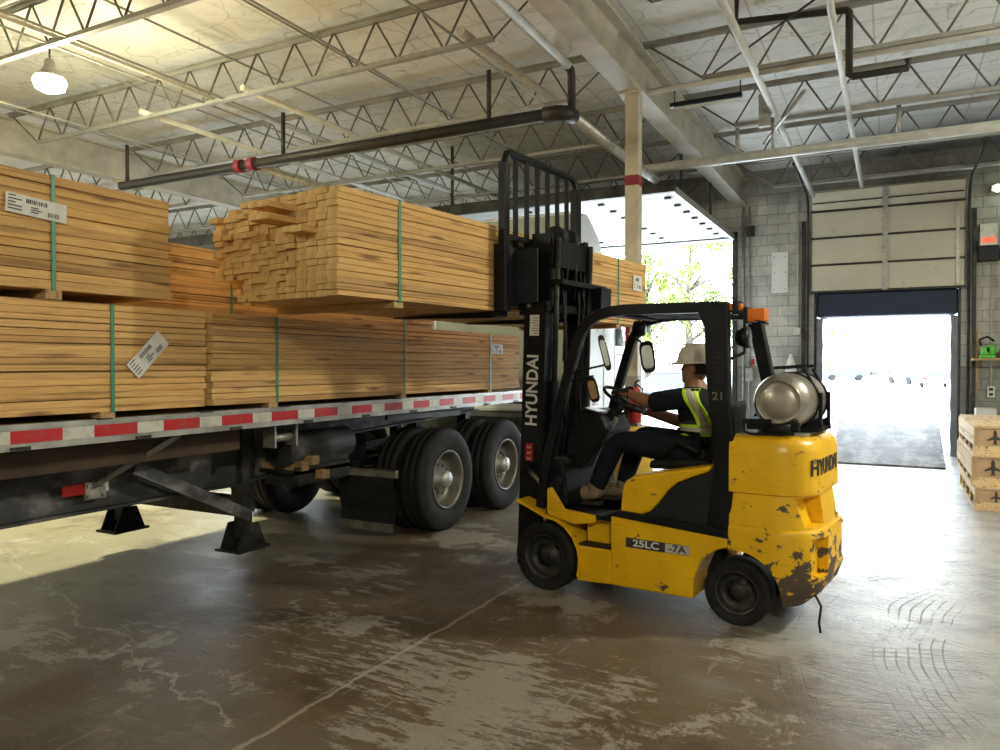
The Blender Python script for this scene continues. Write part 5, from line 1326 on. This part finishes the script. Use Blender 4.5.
for z, wd, dp_ in ((1.42, .10, .03), (1.46, .14, .07), (1.6, .13, .08), (1.75, .09, .07), (1.86, .04, .03), (1.9, .05, .03)):
    rg.append([(-1.80+wd*.8*math.cos(2*PI*k/12)*(1+.12*math.sin(k*3)), yw-.06+dp_*.7*math.sin(2*PI*k/12), z) for k in range(12)])
pb.loft(rg, False); tag(pb.build('hanging_bag', M['paper']), 'crumpled pale bag hanging on the wall left of the dock door', 'bag')
hb_ = empty('heater_box', (1.50, 15.9, 3.75), 0, 'grey control box with a glowing red display right of the dock door', 'control box')
MB().box(-.14, .14, -.06, .09, .05, .45).build('case', M['galv'], hb_, .01)
MB().box(-.10, .10, -.066, -.06, .10, .20).build('display', emit('red_display', (1, .12, .06), .9), hb_)
MB().box(-.16, .16, -.05, .09, -.22, .04).build('lower_case', M['black'], hb_, .01)
MB().box(-.24, -.17, -.03, .05, -.05, .15).build('side_arm', M['black'], hb_, .01); MB().box(.17, .24, -.03, .05, -.2, .0).build('side_arm', M['black'], hb_, .01)
sh_ = empty('wooden_shelf', (1.25, 15.7, 0), 0, 'wooden wall shelf holding green tools right of the dock door', 'shelf')
MB().box(0, 1.6, -.15, .28, 1.76, 1.80).build('shelf_board', M['woodx'], sh_)
MB().box(0, .1, .2, .28, 1.15, 2.3).build('post', M['woodx'], sh_)
gt = empty('green_tool', (1.50, 15.72, 1.80), 0, 'bright green strapping tool on the wooden shelf', 'tool')
MB().box(-.14, .10, -.08, .08, .0, .06).build('base', M['green_tool'], gt, .01); MB().box(-.12, .02, -.05, .05, .06, .20).build('body', M['green_tool'], gt, .015); MB().lathe([(0, -.05), (.075, -.05), (.085, -.04), (.085, .04), (.075, .05), (0, .05)], 20, Matrix.Translation((.04, 0, .15)) @ Matrix.Rotation(R(90), 4, 'X')).build('reel', M['green_tool'], gt)
b = MB(); b.tube([(-.12, 0, .22), (-.14, 0, .33), (-.02, 0, .38), (.08, 0, .30)], .02, 8); b.build('handle', M['black'], gt)
tag(MB().box(1.66, 2.4, 15.62, 15.84, 1.80, 1.96).build('green_case', M['green_tool'], None, .02), 'long green case on the wooden shelf right of the green tool', 'case')
o = wallbox('outlet_box', 1.50, 1.62, 1.10, 1.30, .06, 'white', 'white outlet box on the grey wall below the shelf', 'outlet'); b = MB(); b.box(1.53, 1.59, yw-.063, yw-.06, 1.13, 1.18); b.box(1.53, 1.59, yw-.063, yw-.06, 1.22, 1.27); b.build('socket', M['ink'], o)
tag(MB().box(1.30, 1.62, 15.6, 15.95, .0, .92).build('bench_box', M['white'], None, .02), 'white box standing behind the pallet crates', 'box')
# green-white wall lamp at the right edge
wl_ = empty('wall_lamp', (1.62, 15.9, 4.80), 0, 'small bright lamp high on the wall at the right edge', 'lamp')
MB().box(-.1, .1, -.08, .09, -.06, .06).build('case', M['galv'], wl_, .01); MB().cyl((0, -.14, -.01), (0, -.08, -.01), .06, 16).build('lens', emit('wall_lamp_glow', (.8, 1, .7), 14), wl_)

# ------------------------------------------------------------------ outside
def car(x, y, rz, mat, lab, k=1.0, grp=None):
    c_ = empty('parked_car', (x, y, -.03), rz, lab, 'car', grp)
    body = [(-2.2, .35), (-2.25, .7), (-2.1, .88), (-1.2, .95), (1.5, .95), (2.15, .85), (2.25, .6), (2.2, .35), (1.75, .32), (1.62, .55), (1.35, .62), (1.1, .55), (.95, .30), (-.95, .30), (-1.1, .55), (-1.35, .62), (-1.62, .55), (-1.75, .32)]
    MB().prism(body, -.88, .88).build('body', mat, c_, .06)
    b = MB(); lo = [(-1.25, -.80), (1.75, -.80), (1.75, .80), (-1.25, .80)]; hi = [(-.35, -.62), (1.15, -.62), (1.15, .62), (-.35, .62)]
    b.loft([[(a, c2, .94) for a, c2 in lo], [(a, c2, 1.40) for a, c2 in hi]], False); b.build('cabin_glass', M['glass'], c_, .03)
    MB().box(-.36, 1.16, -.63, .63, 1.395, 1.44).build('roof', mat, c_, .02)
    for a in (-1.35, 1.35):
        for s_ in (-.8, .8): MB().cyl((a, s_-.1, .32), (a, s_+.1, .32), .32, 18).build('wheel', M['rubber'], c_)
    for s_ in (-.65, .65): MB().box(2.2, 2.27, s_-.16, s_+.16, .62, .76).build('tail_lamp', M['red_lens'], c_)
    return c_
car(2.8, 66.6, R(-90), M['car_silver'], 'nearest silver car seen from behind beyond the dock door')
car(-4.65, 91, R(10), M['car_blue'], 'pale car parked sideways left of the others in the yard')
car(-1.6, 144, R(5), M['car_green'], 'green car in the far row, middle of the doorway')
car(1.58, 146, R(178), M['car_green'], 'green car in the far row above the silver car')
car(-4.5, 136, R(60), M['car_blue'], 'blue car angled in the far row')
car(1.3, 77, R(120), M['car_blue'], 'dark car half hidden left of the silver car')
car(-7.0, 29, R(170), M['car_silver'], 'pale car outside the drive-through opening behind the driver')
def tree(x, y, h_, cr_, lab, seed, nl=5200, grp='trees beyond the drive-through opening'):
    rnd = random.Random(seed)
    t = empty('tree', (x, y, -.03), 0, lab, 'tree', None)
    b = MB()
    b.tube([(0, 0, 0), (.1, .05, h_*.25), (-.05, 0, h_*.5), (.1, 0, h_*.8)], .2, 8, True, [.24, .19, .13, .05])
    for i in range(16):
        a = rnd.random()*6.28; z0 = h_*rnd.uniform(.2, .65); e = Vector((math.cos(a), math.sin(a), rnd.uniform(.2, .7)))*cr_*rnd.uniform(.5, .9)
        b.tube([(0, 0, z0), tuple(Vector((0, 0, z0))+e*.5+Vector((0, 0, .2))), tuple(Vector((0, 0, z0))+e)], .05, 6, True, [.08, .05, .02])
    b.build('trunk', M['bark'], t)
    cl = [(Vector((rnd.gauss(0, .42)*cr_, rnd.gauss(0, .42)*cr_, h_*rnd.uniform(.28, .98))), rnd.uniform(.3, .8)) for _ in range(46)]
    vs = []; fs = []
    for i in range(nl):
        c_, r_ = cl[rnd.randrange(len(cl))]; p = c_ + Vector((rnd.gauss(0, 1), rnd.gauss(0, 1), rnd.gauss(0, 1)))*r_*.55
        u = Vector((rnd.gauss(0, 1), rnd.gauss(0, 1), rnd.gauss(0, 1))).normalized(); w2 = u.cross(Vector((rnd.gauss(0, 1), rnd.gauss(0, 1), rnd.gauss(0, 1)))).normalized(); s_ = rnd.uniform(.06, .12)
        k = len(vs); vs += [p-u*s_, p+w2*s_*.5, p+u*s_, p-w2*s_*.5]; fs.append((k, k+1, k+2, k+3))
    MB().add(vs, fs).build('foliage', M['leaves'], t)
tree(-8.2, 34, 8.6, 2.6, 'yellow-green tree seen left of the driver through the doorway', 1)
tree(-5.6, 38, 9.5, 2.9, 'tall yellow-green tree above the driver through the doorway', 2)
tree(-11.0, 37, 8.2, 2.8, 'yellow-green tree half hidden behind the beige column', 3)
tree(-3.2, 33, 6.0, 1.8, 'small leafy tree at the right edge of the doorway', 4, 3600)
